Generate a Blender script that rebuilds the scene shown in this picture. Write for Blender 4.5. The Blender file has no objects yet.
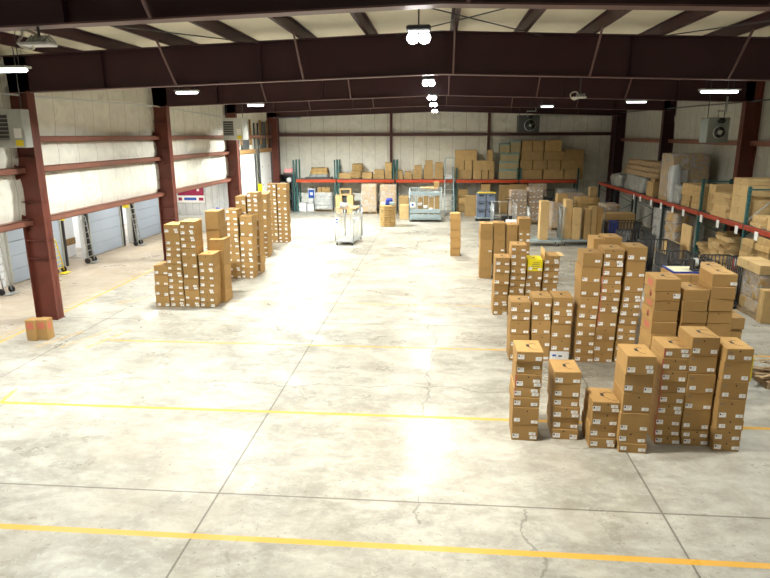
import bpy, bmesh, math, random
from mathutils import Vector, Matrix, noise
C = bpy.context.scene.collection
PI = math.pi
rnd = random.Random(7)
K = 0.835          # everything below is laid out in survey units; the last step brings it to metres

# ------------------------------------------------------------------ materials
def new_mat(name):
    m = bpy.data.materials.new(name); m.use_nodes = True
    nt = m.node_tree; b = nt.nodes['Principled BSDF']
    return m, nt, b
def N(nt, t, **kw):
    n = nt.nodes.new(t)
    for k, v in kw.items(): setattr(n, k, v)
    return n
def plain(name, col, rough=.6, metal=0., var=0., nscale=8., bump=0., spec=.5, objvar=0.):
    m, nt, b = new_mat(name)
    b.inputs['Base Color'].default_value = (*col, 1); b.inputs['Roughness'].default_value = rough
    b.inputs['Metallic'].default_value = metal
    b.inputs['Specular IOR Level'].default_value = spec
    L = nt.links
    if var or bump or objvar:
        tc = N(nt, 'ShaderNodeTexCoord'); nz = N(nt, 'ShaderNodeTexNoise')
        nz.inputs['Scale'].default_value = nscale; nz.inputs['Detail'].default_value = 5
        L.new(tc.outputs['Object'], nz.inputs['Vector'])
        mr = N(nt, 'ShaderNodeMapRange'); mr.inputs['From Min'].default_value = .3; mr.inputs['From Max'].default_value = .7
        mr.inputs['To Min'].default_value = 1 - var; mr.inputs['To Max'].default_value = 1 + var
        L.new(nz.outputs['Fac'], mr.inputs['Value'])
        hs = N(nt, 'ShaderNodeHueSaturation'); hs.inputs['Color'].default_value = (*col, 1)
        last = mr.outputs['Result']
        if objvar:
            oi = N(nt, 'ShaderNodeObjectInfo'); m2 = N(nt, 'ShaderNodeMapRange')
            m2.inputs['To Min'].default_value = 1 - objvar; m2.inputs['To Max'].default_value = 1 + objvar
            L.new(oi.outputs['Random'], m2.inputs['Value'])
            mm = N(nt, 'ShaderNodeMath', operation='MULTIPLY')
            L.new(mr.outputs['Result'], mm.inputs[0]); L.new(m2.outputs['Result'], mm.inputs[1]); last = mm.outputs[0]
        L.new(last, hs.inputs['Value']); L.new(hs.outputs['Color'], b.inputs['Base Color'])
        if bump:
            bp = N(nt, 'ShaderNodeBump'); bp.inputs['Strength'].default_value = bump; bp.inputs['Distance'].default_value = .03
            L.new(nz.outputs['Fac'], bp.inputs['Height']); L.new(bp.outputs['Normal'], b.inputs['Normal'])
    return m
def emis(name, col, s):
    m, nt, b = new_mat(name)
    b.inputs['Base Color'].default_value = (*col, 1)
    b.inputs['Emission Color'].default_value = (*col, 1); b.inputs['Emission Strength'].default_value = s
    return m
def wrapmat(name, alpha=.35):
    m, nt, b = new_mat(name)
    b.inputs['Base Color'].default_value = (.8, .8, .8, 1); b.inputs['Roughness'].default_value = .22
    tc = N(nt, 'ShaderNodeTexCoord'); nz = N(nt, 'ShaderNodeTexNoise'); nz.inputs['Scale'].default_value = 3
    nz.inputs['Detail'].default_value = 6; nz.inputs['Distortion'].default_value = 1.5
    nt.links.new(tc.outputs['Object'], nz.inputs['Vector'])
    mr = N(nt, 'ShaderNodeMapRange'); mr.inputs['From Min'].default_value = .35; mr.inputs['From Max'].default_value = .7
    mr.inputs['To Min'].default_value = alpha * .5; mr.inputs['To Max'].default_value = min(1, alpha * 1.3)
    nt.links.new(nz.outputs['Fac'], mr.inputs['Value']); nt.links.new(mr.outputs['Result'], b.inputs['Alpha'])
    bp = N(nt, 'ShaderNodeBump'); bp.inputs['Strength'].default_value = .6; bp.inputs['Distance'].default_value = .05
    nt.links.new(nz.outputs['Fac'], bp.inputs['Height']); nt.links.new(bp.outputs['Normal'], b.inputs['Normal'])
    return m
M = {}
M['card'] = plain('corrugated_cardboard', (.37, .222, .082), .75, var=.06, nscale=5, objvar=.10, spec=.25)
M['card_old'] = plain('shelf_cardboard', (.43, .29, .13), .8, var=.1, nscale=4, objvar=.16, spec=.2)
M['card_light'] = plain('pale_cardboard', (.58, .41, .20), .8, var=.08, nscale=4, objvar=.1, spec=.2)
M['kraft'] = plain('kraft_paper', (.42, .28, .12), .8, var=.15, nscale=6, bump=.5, objvar=.2, spec=.2)
M['slot'] = plain('hand_hole_shadow', (.03, .022, .016), .9)
M['ink'] = plain('printed_ink', (.07, .08, .12), .7)
M['redink'] = plain('red_ink', (.46, .13, .08), .7)
M['blueink'] = plain('blue_ink', (.03, .10, .45), .7)
M['greyink'] = plain('grey_ink', (.28, .19, .11), .8)
M['paper'] = plain('white_label_paper', (.86, .86, .86), .55)
M['palesheet'] = plain('pale_yellow_sheet', (.66, .64, .42), .6)
M['whitebox'] = plain('white_carton_board', (.74, .75, .78), .6, var=.03)
M['yellow'] = plain('yellow_film', (.85, .72, .02), .35, var=.1)
M['yellowp'] = plain('yellow_paint', (.8, .62, .02), .5)
M['primer'] = plain('red_oxide_primer', (.13, .030, .018), .55, var=.18, nscale=2.5)
M['frontwall'] = plain('grey_mezzanine_wall', (.22, .21, .19), .8)
M['heater'] = plain('green_grey_heater_enamel', (.24, .27, .25), .45)
M['flange'] = plain('flange_paint_lit_tone', (.13, .065, .065), .45)  # reflected light on the lower flanges is put into this paler colour
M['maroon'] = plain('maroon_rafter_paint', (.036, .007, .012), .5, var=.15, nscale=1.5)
M['girt'] = plain('brown_red_girt_paint', (.24, .10, .07), .4, var=.12, nscale=2)
M['darkgirt'] = plain('dark_girt_paint', (.10, .04, .04), .6)
M['ceil'] = plain('ceiling_insulation_facing', (.72, .68, .55), .8, var=.06, nscale=1.2, bump=.3)
M['orange'] = plain('orange_beam_paint', (.50, .065, .02), .4, var=.08, nscale=3)
M['redbeam'] = plain('red_brown_beam_paint', (.34, .045, .02), .45, var=.1, nscale=3)
M['teal'] = plain('teal_upright_paint', (.03, .12, .12), .45, var=.08)
M['darkteal'] = plain('dark_upright_paint', (.04, .06, .065), .5)
M['steel'] = plain('galvanised_steel', (.48, .51, .52), .38, metal=.7, var=.1)
M['greymetal'] = plain('grey_painted_metal', (.42, .44, .42), .45, var=.06)
M['lightgrey'] = plain('light_grey_enamel', (.62, .64, .62), .45)
M['darkgrey'] = plain('dark_grey_metal', (.06, .065, .07), .5)
M['black'] = plain('black_rubber', (.015, .015, .017), .6)
M['blackmetal'] = plain('black_wire_metal', (.02, .02, .022), .4)
M['bluegrey'] = plain('blue_grey_cart_paint', (.33, .42, .46), .45, var=.08)
M['blueplastic'] = plain('grey_blue_tote_plastic', (.17, .22, .32), .45, var=.1)
M['blue'] = plain('blue_plastic', (.02, .04, .30), .5)
M['dock'] = plain('dock_door_panel', (.36, .44, .56), .5, var=.04, nscale=1)
M['liner'] = plain('white_liner_panel', (.62, .66, .68), .55, var=.04, nscale=1)
M['white'] = plain('white_enamel', (.80, .81, .82), .5)
M['wood'] = plain('raw_lumber', (.50, .33, .16), .75, var=.15, nscale=6)
M['woodold'] = plain('weathered_pallet_wood', (.36, .25, .14), .85, var=.2, nscale=6, objvar=.1)
M['timber'] = plain('brown_timber_header', (.30, .17, .06), .7, var=.15, nscale=5)
M['bag'] = plain('silver_film_bag', (.52, .54, .55), .3, var=.15, nscale=7, bump=.6)
M['tarp'] = plain('grey_plastic_sheeting', (.30, .31, .30), .35, var=.25, nscale=6, bump=.8)
M['red'] = plain('red_enamel', (.6, .03, .02), .35)
M['magenta'] = plain('magenta_banner', (.30, .012, .07), .6)
M['wrap'] = wrapmat('stretch_wrap', .36)
M['tealwrap'] = plain('teal_tinted_wrap', (.16, .33, .34), .35, var=.2, nscale=6, bump=.3)
M['tealcard'] = plain('cardboard_under_teal_film', (.36, .30, .17), .5, var=.1, nscale=4)
M['lampglow'] = emis('lamp_glow', (1., .97, .95), 60)
M['tubeglow'] = emis('tube_glow', (.97, .96, 1.), 14)
M['tubedim'] = emis('dim_tube_glow', (.95, .95, 1.), 5)
M['exitred'] = emis('exit_letters_glow', (1., .12, .10), 2.5)
M['asphalt'] = plain('outside_concrete', (.6, .6, .58), .9, var=.1)
M['rope'] = plain('pale_cable_sheath', (.66, .62, .52), .6)

def math_node(nt, op, a, b=None, c=None):
    n = N(nt, 'ShaderNodeMath', operation=op)
    for i, v in enumerate((a, b, c)):
        if v is None: continue
        if isinstance(v, (int, float)): n.inputs[i].default_value = v
        else: nt.links.new(v, n.inputs[i])
    return n.outputs[0]
def concrete_floor():
    m, nt, b = new_mat('worn_concrete_slab'); L = nt.links
    tc = N(nt, 'ShaderNodeTexCoord')
    mp = N(nt, 'ShaderNodeMapping'); mp.inputs['Scale'].default_value = (1 / K,) * 3
    L.new(tc.outputs['Object'], mp.inputs['Vector']); P = mp.outputs['Vector']
    sp = N(nt, 'ShaderNodeSeparateXYZ'); L.new(P, sp.inputs[0]); X, Y = sp.outputs[0], sp.outputs[1]
    mt = lambda op, a, b=None, c=None: math_node(nt, op, a, b, c)
    def nz(scale, detail=6, dist=0., rough=.6, vec=None, sx=None):
        n = N(nt, 'ShaderNodeTexNoise'); n.inputs['Scale'].default_value = scale; n.inputs['Detail'].default_value = detail
        n.inputs['Distortion'].default_value = dist; n.inputs['Roughness'].default_value = rough
        if sx:
            q = N(nt, 'ShaderNodeMapping'); q.inputs['Scale'].default_value = sx; q.inputs['Location'].default_value = (3, 8, 1)
            L.new(P, q.inputs['Vector']); L.new(q.outputs[0], n.inputs['Vector'])
        else: L.new(P, n.inputs['Vector'])
        return n.outputs['Fac']
    def rng(v, a, b2, c=0., d=1.):
        n = N(nt, 'ShaderNodeMapRange'); L.new(v, n.inputs['Value'])
        n.inputs['From Min'].default_value = a; n.inputs['From Max'].default_value = b2
        n.inputs['To Min'].default_value = c; n.inputs['To Max'].default_value = d
        return n.outputs['Result']
    def mix(f, a, b2):
        n = N(nt, 'ShaderNodeMix', data_type='RGBA')
        if isinstance(f, float): n.inputs[0].default_value = f
        else: L.new(f, n.inputs[0])
        for i, v in ((6, a), (7, b2)):
            if isinstance(v, tuple): n.inputs[i].default_value = (*v, 1)
            else: L.new(v, n.inputs[i])
        return n.outputs[2]
    big = nz(.28, 4, .3); med = nz(1.5, 9, .25, .72, sx=(.75, 1.25, 1)); fine = nz(6, 10, .1, .78); sp2 = nz(26, 3, 0, .6)
    col = mix(rng(big, .36, .66), (.225, .215, .185), (.335, .32, .28))
    col = mix(rng(med, .44, .64, 0, .8), col, (.44, .43, .385))
    col = mix(rng(med, .30, .44, .6, 0), col, (.185, .165, .13))
    col = mix(rng(fine, .50, .72, 0, .5), col, (.52, .51, .47))
    col = mix(rng(fine, .28, .42, .45, 0), col, (.16, .148, .125))
    # tan hue drifts
    col = mix(rng(nz(.5, 3, .4, sx=(1, .6, 1)), .5, .75, 0, .4), col, (.34, .29, .225))
    col = mix(mt('MULTIPLY', mt('LESS_THAN', X, -12.3), .55), col, (.36, .29, .21))
    # dark scuffs and pits
    pit = mt('MULTIPLY', rng(nz(14, 2, .4, .5), .66, .70), rng(nz(.9, 2), .42, .55))
    col = mix(mt('MULTIPLY', pit, .75), col, (.20, .18, .15))
    def band(v, c, w): return mt('COMPARE', v, c, w)
    wob = mt('MULTIPLY', mt('SUBTRACT', nz(.9, 5, .1, .55), .5), 1.0)
    # saw-cut joints
    j = None
    for c in (-10.2, -3.40, 3.40, 10.2):
        k = band(X, c, .016); j = k if j is None else mt('MAXIMUM', j, k)
    for c in (-.7, 8.45, 17.6, 26.75, 35.9):
        j = mt('MAXIMUM', j, band(Y, c, .017))
    for (ax, ot, c, lo, hi) in ((X, Y, -.2, 7.9, 13.6), (X, Y, 1.3, 4, 8.4), (Y, X, 12.9, -9, 2.4), (X, Y, -.1, 13.4, 17.6)):
        k = band(mt('ADD', ax, wob), c, .019)
        k = mt('MULTIPLY', k, mt('MULTIPLY', mt('GREATER_THAN', ot, lo), mt('LESS_THAN', ot, hi)))
        j = mt('MAXIMUM', j, mt('MULTIPLY', k, .6))
    col = mix(mt('MULTIPLY', j, .72), col, (.085, .075, .06))
    # painted yellow stripes
    wearn = nz(9, 6, .3, .7); y = None
    def add(k, wear):
        nonlocal y
        k = mt('MULTIPLY', k, rng(wearn, wear, wear + .12, .25, 1.))
        y = k if y is None else mt('MAXIMUM', y, k)
    for c, w, x0, x1, wear in ((7.37, .058, -30, 30, .18), (11.43, .052, -9.3, 30, .27), (15.57, .052, -9.05, 30, .38), (19.85, .048, -7.2, 30, .47), (23.97, .045, -7, 12, .52), (28.1, .045, -6, 12, .53)):
        add(mt('MULTIPLY', band(Y, c, w), mt('MULTIPLY', mt('GREATER_THAN', X, x0), mt('LESS_THAN', X, x1))), wear)
    for c, w, wear in ((-12.0, .07, .38), (-12.28, .045, .5)):
        add(mt('MULTIPLY', band(X, c, w), mt('LESS_THAN', Y, 34.)), wear)
    for (x0, y0, x1, y1, w, wear) in ((-9.23, 11.4, -9.38, 12.15, .04, .38), (-10.75, 14.9, -10.2, 16.3, .05, .50), (-10.05, 14.9, -9.5, 16.5, .05, .50), (-9.35, 14.9, -8.9, 16.5, .05, .44), (-10.8, 19.2, -9.6, 20.9, .06, .52), (-11., 19.6, -9.0, 19.7, .05, .55)):
        dx, dy = x1 - x0, y1 - y0; l = math.hypot(dx, dy)
        d = mt('ADD', mt('MULTIPLY', mt('SUBTRACT', X, x0), dy / l), mt('MULTIPLY', mt('SUBTRACT', Y, y0), -dx / l))
        t = mt('ADD', mt('MULTIPLY', mt('SUBTRACT', X, x0), dx / l), mt('MULTIPLY', mt('SUBTRACT', Y, y0), dy / l))
        add(mt('MULTIPLY', band(d, 0., w), mt('MULTIPLY', mt('GREATER_THAN', t, 0.), mt('LESS_THAN', t, l))), wear)
    col = mix(mt('MULTIPLY', y, .92), col, (.60, .32, .03))
    L.new(col, b.inputs['Base Color'])
    r = rng(nz(.55, 5, 1.0, .6), .38, .62, .22, .58)
    r = mt('ADD', r, mt('MULTIPLY', fine, .10)); L.new(r, b.inputs['Roughness'])
    b.inputs['Specular IOR Level'].default_value = .35
    bp = N(nt, 'ShaderNodeBump'); bp.inputs['Strength'].default_value = .12; bp.inputs['Distance'].default_value = .02
    L.new(mt('SUBTRACT', fine, mt('MULTIPLY', j, 1.5)), bp.inputs['Height']); L.new(bp.outputs['Normal'], b.inputs['Normal'])
    return m
M['floor'] = concrete_floor()
def insulation(name, col, seam_col, axis, pitch, var=.05):
    """white vinyl-faced blanket with vertical seams every `pitch` units"""
    m, nt, b = new_mat(name); L = nt.links
    tc = N(nt, 'ShaderNodeTexCoord'); mp = N(nt, 'ShaderNodeMapping'); mp.inputs['Scale'].default_value = (1 / K,) * 3
    L.new(tc.outputs['Object'], mp.inputs['Vector'])
    sp = N(nt, 'ShaderNodeSeparateXYZ'); L.new(mp.outputs[0], sp.inputs[0]); A = sp.outputs[axis]
    nz = N(nt, 'ShaderNodeTexNoise'); nz.inputs['Scale'].default_value = 1.6; nz.inputs['Detail'].default_value = 6; nz.inputs['Distortion'].default_value = 1.2
    L.new(mp.outputs[0], nz.inputs['Vector'])
    mt = lambda op, a, b=None: math_node(nt, op, a, b)
    fr = mt('FRACT', mt('DIVIDE', mt('ADD', A, mt('MULTIPLY', nz.outputs['Fac'], .05)), pitch))
    seam = mt('LESS_THAN', fr, .03 / pitch)
    mr = N(nt, 'ShaderNodeMapRange'); mr.inputs['From Min'].default_value = .3; mr.inputs['From Max'].default_value = .7
    mr.inputs['To Min'].default_value = 1 - var * 2; mr.inputs['To Max'].default_value = 1 + var
    L.new(nz.outputs['Fac'], mr.inputs['Value'])
    hs = N(nt, 'ShaderNodeHueSaturation'); hs.inputs['Color'].default_value = (*col, 1); L.new(mr.outputs['Result'], hs.inputs['Value'])
    mx = N(nt, 'ShaderNodeMix', data_type='RGBA'); L.new(mt('MULTIPLY', seam, .7), mx.inputs[0]); L.new(hs.outputs['Color'], mx.inputs[6])
    mx.inputs[7].default_value = (*seam_col, 1); L.new(mx.outputs[2], b.inputs['Base Color'])
    b.inputs['Roughness'].default_value = .6
    bp = N(nt, 'ShaderNodeBump'); bp.inputs['Strength'].default_value = .8; bp.inputs['Distance'].default_value = .10
    L.new(nz.outputs['Fac'], bp.inputs['Height']); L.new(bp.outputs['Normal'], b.inputs['Normal'])
    return m
M['insL'] = insulation('white_wall_insulation', (.82, .81, .73), (.40, .39, .33), 1, 1.15)
M['insB'] = insulation('ribbed_back_wall_insulation', (.88, .87, .79), (.40, .38, .32), 0, .95)
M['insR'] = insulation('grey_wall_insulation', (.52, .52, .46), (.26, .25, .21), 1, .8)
M['corr'] = insulation('pale_corrugated_wall_panel', (.62, .65, .66), (.30, .33, .36), 0, .42)
M['corrY'] = insulation('pale_corrugated_side_panel', (.62, .65, .66), (.30, .33, .36), 1, .42)

# ------------------------------------------------------------------ mesh helper
class MB:
    def __init__(s): s.v = []; s.f = []; s.mi = []; s.mats = []; s.sm = []
    def m(s, mat):
        if mat not in s.mats: s.mats.append(mat)
        return s.mats.index(mat)
    def add(s, vs, fs, mat, smooth=False):
        o = len(s.v); s.v += [tuple(v) for v in vs]; k = s.m(mat)
        for f in fs: s.f.append(tuple(i + o for i in f)); s.mi.append(k); s.sm.append(smooth)
        return s
    def box(s, x0, x1, y0, y1, z0, z1, mat, rz=0., bev=0.):
        cx, cy = (x0 + x1) / 2, (y0 + y1) / 2
        if bev:
            c = bev; vs = []; 
            for (X, sx) in ((x0, 1), (x1, -1)):
                for (Y, sy) in ((y0, 1), (y1, -1)):
                    for (Z, sz) in ((z0, 1), (z1, -1)):
                        vs += [(X, Y + sy * c, Z + sz * c), (X + sx * c, Y, Z + sz * c), (X + sx * c, Y + sy * c, Z)]
            I = lambda i, j, k, a: ((i * 2 + j) * 2 + k) * 3 + a
            fs = []
            for i in (0, 1): fs.append([I(i, 0, 0, 0), I(i, 1, 0, 0), I(i, 1, 1, 0), I(i, 0, 1, 0)] if i == 1 else [I(i, 0, 0, 0), I(i, 0, 1, 0), I(i, 1, 1, 0), I(i, 1, 0, 0)])
            for j in (0, 1): fs.append([I(0, j, 0, 1), I(1, j, 0, 1), I(1, j, 1, 1), I(0, j, 1, 1)] if j == 0 else [I(0, j, 0, 1), I(0, j, 1, 1), I(1, j, 1, 1), I(1, j, 0, 1)])
            for k in (0, 1): fs.append([I(0, 0, k, 2), I(0, 1, k, 2), I(1, 1, k, 2), I(1, 0, k, 2)] if k == 0 else [I(0, 0, k, 2), I(1, 0, k, 2), I(1, 1, k, 2), I(0, 1, k, 2)])
            for i in (0, 1):
                for j in (0, 1):
                    fs.append([I(i, j, 0, 0), I(i, j, 1, 0), I(i, j, 1, 1), I(i, j, 0, 1)])
            for i in (0, 1):
                for k in (0, 1):
                    fs.append([I(i, 0, k, 0), I(i, 1, k, 0), I(i, 1, k, 2), I(i, 0, k, 2)])
            for j in (0, 1):
                for k in (0, 1):
                    fs.append([I(0, j, k, 1), I(1, j, k, 1), I(1, j, k, 2), I(0, j, k, 2)])
            for i in (0, 1):
                for j in (0, 1):
                    for k in (0, 1): fs.append([I(i, j, k, 0), I(i, j, k, 1), I(i, j, k, 2)])
        else:
            vs = [(X, Y, Z) for X in (x0, x1) for Y in (y0, y1) for Z in (z0, z1)]
            fs = [(0, 1, 3, 2), (4, 6, 7, 5), (0, 4, 5, 1), (2, 3, 7, 6), (0, 2, 6, 4), (1, 5, 7, 3)]
        if rz:
            c_, s_ = math.cos(rz), math.sin(rz)
            vs = [(cx + (x - cx) * c_ - (y - cy) * s_, cy + (x - cx) * s_ + (y - cy) * c_, z) for x, y, z in vs]
        return s.add(vs, fs, mat)
    def bar(s, p, q, w, mat, w2=None, up=(0, 0, 1)):
        p, q = Vector(p), Vector(q); d = (q - p).normalized(); u = Vector(up)
        if abs(d.dot(u)) > .98: u = Vector((0, 1, 0))
        a = d.cross(u).normalized(); b = a.cross(d).normalized(); h = w / 2; g = (w2 or w) / 2
        vs = [e + a * i + b * j for e in (p, q) for i, j in ((-h, -g), (h, -g), (h, g), (-h, g))]
        return s.add(vs, [(3, 2, 1, 0), (4, 5, 6, 7), (0, 1, 5, 4), (1, 2, 6, 5), (2, 3, 7, 6), (3, 0, 4, 7)], mat)
    def tube(s, pts, r, mat, n=8):
        P = [Vector(p) for p in pts]; vs = []; fs = []
        for i, p in enumerate(P):
            d = (P[min(i + 1, len(P) - 1)] - P[max(i - 1, 0)]).normalized(); u = Vector((0, 0, 1)) if abs(d.z) < .9 else Vector((0, 1, 0))
            a = d.cross(u).normalized(); b = a.cross(d)
            vs += [p + a * math.cos(t * 2 * PI / n) * r + b * math.sin(t * 2 * PI / n) * r for t in range(n)]
        for i in range(len(P) - 1):
            for t in range(n): fs.append((i * n + t, i * n + (t + 1) % n, (i + 1) * n + (t + 1) % n, (i + 1) * n + t))
        fs += [tuple(range(n))[::-1], tuple(range((len(P) - 1) * n, len(P) * n))]
        return s.add(vs, fs, mat, True)
    def lathe(s, prof, c, mat, n=20, axis='Z', smooth=True):
        vs = []; fs = []
        for r, h in prof:
            for t in range(n):
                a = t * 2 * PI / n; x, y = r * math.cos(a), r * math.sin(a)
                vs.append({'Z': (c[0] + x, c[1] + y, c[2] + h), 'Y': (c[0] + x, c[1] + h, c[2] + y), 'X': (c[0] + h, c[1] + x, c[2] + y)}[axis])
        for i in range(len(prof) - 1):
            for t in range(n): fs.append((i * n + t, i * n + (t + 1) % n, (i + 1) * n + (t + 1) % n, (i + 1) * n + t))
        fs += [tuple(range(n)), tuple(range((len(prof) - 1) * n, len(prof) * n))]
        return s.add(vs, fs, mat, smooth)
    def lumpy(s, x0, x1, y0, y1, z0, z1, mat, amp=.06, seed=0, n=7, freq=1.6, sag=0., round_=.25):
        """soft bundle: a box grid pushed about by noise, corners rounded"""
        bm = bmesh.new(); bmesh.ops.create_cube(bm, size=2.)
        bmesh.ops.subdivide_edges(bm, edges=bm.edges[:], cuts=n, use_grid_fill=True)
        hx, hy, hz = (x1 - x0) / 2, (y1 - y0) / 2, (z1 - z0) / 2; c = Vector(((x0 + x1) / 2, (y0 + y1) / 2, (z0 + z1) / 2))
        bm.verts.ensure_lookup_table(); vs = []
        for v in bm.verts:
            p = v.co.copy(); q = p.normalized() * 1.25
            p = p.lerp(q, round_ * (max(0, p.length - 1)))
            w = Vector((p.x * hx, p.y * hy, p.z * hz)) + c
            d = noise.noise_vector(w * freq + Vector((seed * 3.1, seed * 1.7, seed))) * amp
            if v.co.z < -.99: d.z = 0
            w += d; w.z += -sag * (p.x * p.x) * (p.z > 0)
            w.z = max(w.z, z0); vs.append(w)
        fs = [[v.index for v in f.verts] for f in bm.faces]
        bm.verts.index_update(); bm.free()
        return s.add(vs, fs, mat, True)
    def build(s, name, base=(0, 0, 0), parent=None, rz=0.):
        me = bpy.data.meshes.new(name); b = Vector(base)
        me.from_pydata([Vector(v) - b for v in s.v], [], s.f)
        for m in s.mats: me.materials.append(m)
        me.polygons.foreach_set('material_index', s.mi); me.polygons.foreach_set('use_smooth', s.sm); me.update()
        bm = bmesh.new(); bm.from_mesh(me); bmesh.ops.recalc_face_normals(bm, faces=bm.faces[:]); bm.to_mesh(me); bm.free()
        o = bpy.data.objects.new(name, me); C.objects.link(o)
        if parent is not None: o.parent = parent
        else: o.location = b
        o.rotation_euler.z = rz
        return o
def tag(o, label, cat, group=None, kind=None):
    o['label'] = label; o['category'] = cat
    if group: o['group'] = group
    if kind: o['kind'] = kind
    return o
def thing(name, base, label, cat, group=None, rz=0.):
    o = bpy.data.objects.new(name, None); C.objects.link(o); o.location = base; o.empty_display_size = .2
    o.rotation_euler.z = rz
    return tag(o, label, cat, group)
def struct(name, mb, base=(0, 0, 0)):
    o = mb.build(name, base); o['kind'] = 'structure'; return o
ORD = ['bottom', 'second', 'third', 'fourth', 'fifth', 'sixth', 'seventh', 'eighth', 'ninth', 'tenth', 'eleventh', 'twelfth', 'thirteenth', 'fourteenth']
def copy_tree(o, parent=None):
    c = o.copy(); C.objects.link(c)
    if parent is not None: c.parent = parent
    for ch in list(o.children): copy_tree(ch, c)
    return c
# ------------------------------------------------------------------ the setting
YN, YF = -9., 46.5            # near and far ends of the hall
XL, XR, XD = -12.4, 12.65, -16.2
b = MB(); b.box(XD - 4, XR + .3, YN, YF + .3, -.25, 0, M['floor']); struct('floor', b)
# roof: two shallow slopes of insulation above the purlins
def roofz(x): return 8.42 - .036 * abs(x)
b = MB()
for sx in (-1, 1):
    for i in range(12):
        xa, xb = sx * 12.8 * i / 12, sx * 12.8 * (i + 1) / 12
        b.add([(xa, YN, roofz(xa)), (xb, YN, roofz(xb)), (xb, YF + .3, roofz(xb)), (xa, YF + .3, roofz(xa)),
               (xa, YN, roofz(xa) + .15), (xb, YN, roofz(xb) + .15), (xb, YF + .3, roofz(xb) + .15), (xa, YF + .3, roofz(xa) + .15)],
              [(0, 3, 2, 1), (4, 5, 6, 7)], M['ceil'])
struct('ceiling', b)
def quilt(b, fn, s0, s1, zs, mat, ds=.29, bulge=.13, pitch=1.15):
    """blanket between rails: s along the wall, z up; fn(s, z, out) -> point"""
    ns = max(2, int((s1 - s0) / ds)); rows = []
    for a, c in zip(zs, zs[1:]):
        k = max(3, int((c - a) / .22))
        rows += [(a + (c - a) * i / k, math.sin(PI * i / k) ** .45) for i in range(k)]
    rows.append((zs[-1], 0.))
    vs = []
    for z, w in rows:
        for i in range(ns + 1):
            s = s0 + (s1 - s0) * i / ns
            f = abs(math.sin(PI * s / pitch)) ** .5
            o = w * bulge * (.55 + .45 * f) + .03 * noise.noise(Vector((s * 1.3, z * 1.3, 5.)))
            vs.append(fn(s, z, max(o, 0)))
    fs = [(r * (ns + 1) + i, r * (ns + 1) + i + 1, (r + 1) * (ns + 1) + i + 1, (r + 1) * (ns + 1) + i) for r in range(len(rows) - 1) for i in range(ns)]
    b.add(vs, fs, mat, True)
GZ = (2.90, 4.43, 5.32)       # girt heights, left wall
b = MB()
quilt(b, lambda s, z, o: (XL + o, s, z), YN, 35.9, [3.0, 4.5, 5.4, 8.0], M['insL'])
b.box(XL - .2, XL - .03, YN, 35.9, 2.95, 8.1, M['liner'])
quilt(b, lambda s, z, o: (XL + o, s, z), 35.9, YF, [0, 3.0, 5.4, 8.0], M['insL'], bulge=.05)
b.box(XL - .2, XL - .03, 35.9, YF, 0, 8.1, M['liner'])
struct('wall_left', b)
b = MB(); quilt(b, lambda s, z, o: (XR - o, s, z), YN, YF, [0, 2.4, 5.05, 8.0], M['insR'], bulge=.05, pitch=.8)
b.box(XR + .03, XR + .2, YN, YF, 0, 8.1, M['liner']); struct('wall_right', b)
b = MB(); quilt(b, lambda s, z, o: (s, YF - o, z), XL, XR, [0, 2.6, 5.55, 8.35], M['insB'], bulge=.04, pitch=.95)
b.box(XL - .2, XR + .2, YF + .03, YF + .2, 0, 8.5, M['liner']); struct('wall_back', b)
b = MB(); b.box(XD - .2, XR + .2, YN - .2, YN, 0, 8.5, M['frontwall']); struct('wall_front', b)
# dock extension on the left: side wall with openings between the doors, end wall, low ceiling
DOORS = [(12.6, 15.8), (17.1, 20.3), (21.65, 24.95), (27.2, 30.05), (31.65, 34.6)]
GAPS = [(25.25, 26.75), (30.35, 31.15), (20.55, 21.3)]
b = MB(); edges = [YN] + [v for g in sorted(GAPS) for v in g] + [36.]
for a, c in zip(edges[0::2], edges[1::2]): b.box(XD - .18, XD, a, c, 0, 3.6, M['corrY'])
for a, c in GAPS: b.box(XD - .18, XD, a, c, 3.05, 3.6, M['corrY'])
struct('wall_dock', b)
b = MB(); b.box(XD, XL - .2, 36., 36.2, 0, 3.6, M['corr'])
for i in range(10): b.box(XD + .2 + i * .4, XD + .26 + i * .4, 35.965, 36., 0, 3.3, M['corr'])
struct('wall_dock_end', b)
b = MB(); b.box(XD - .2, XL - .03, YN, 36.2, 3.45, 3.6, M['liner']); struct('ceiling_dock', b)
# dock doors (ribbed steel panels, each with its frame)
for i, (a, c) in enumerate(DOORS):
    b = MB()
    for k in range(6):
        b.box(XD, XD + .06, a + .03, c - .03, .03 + k * .53, .03 + (k + 1) * .53 - .012, M['dock'], bev=.008)
    d = b.build('door_%d' % (i + 1), (XD, (a + c) / 2, 0)); d['kind'] = 'structure'
    b = MB()
    for y in (a - .06, c + .02): b.box(XD, XD + .10, y, y + .05, 0, 3.25, M['greymetal'])
    b.build('door_frame', (XD, (a + c) / 2, 0), d)
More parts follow.
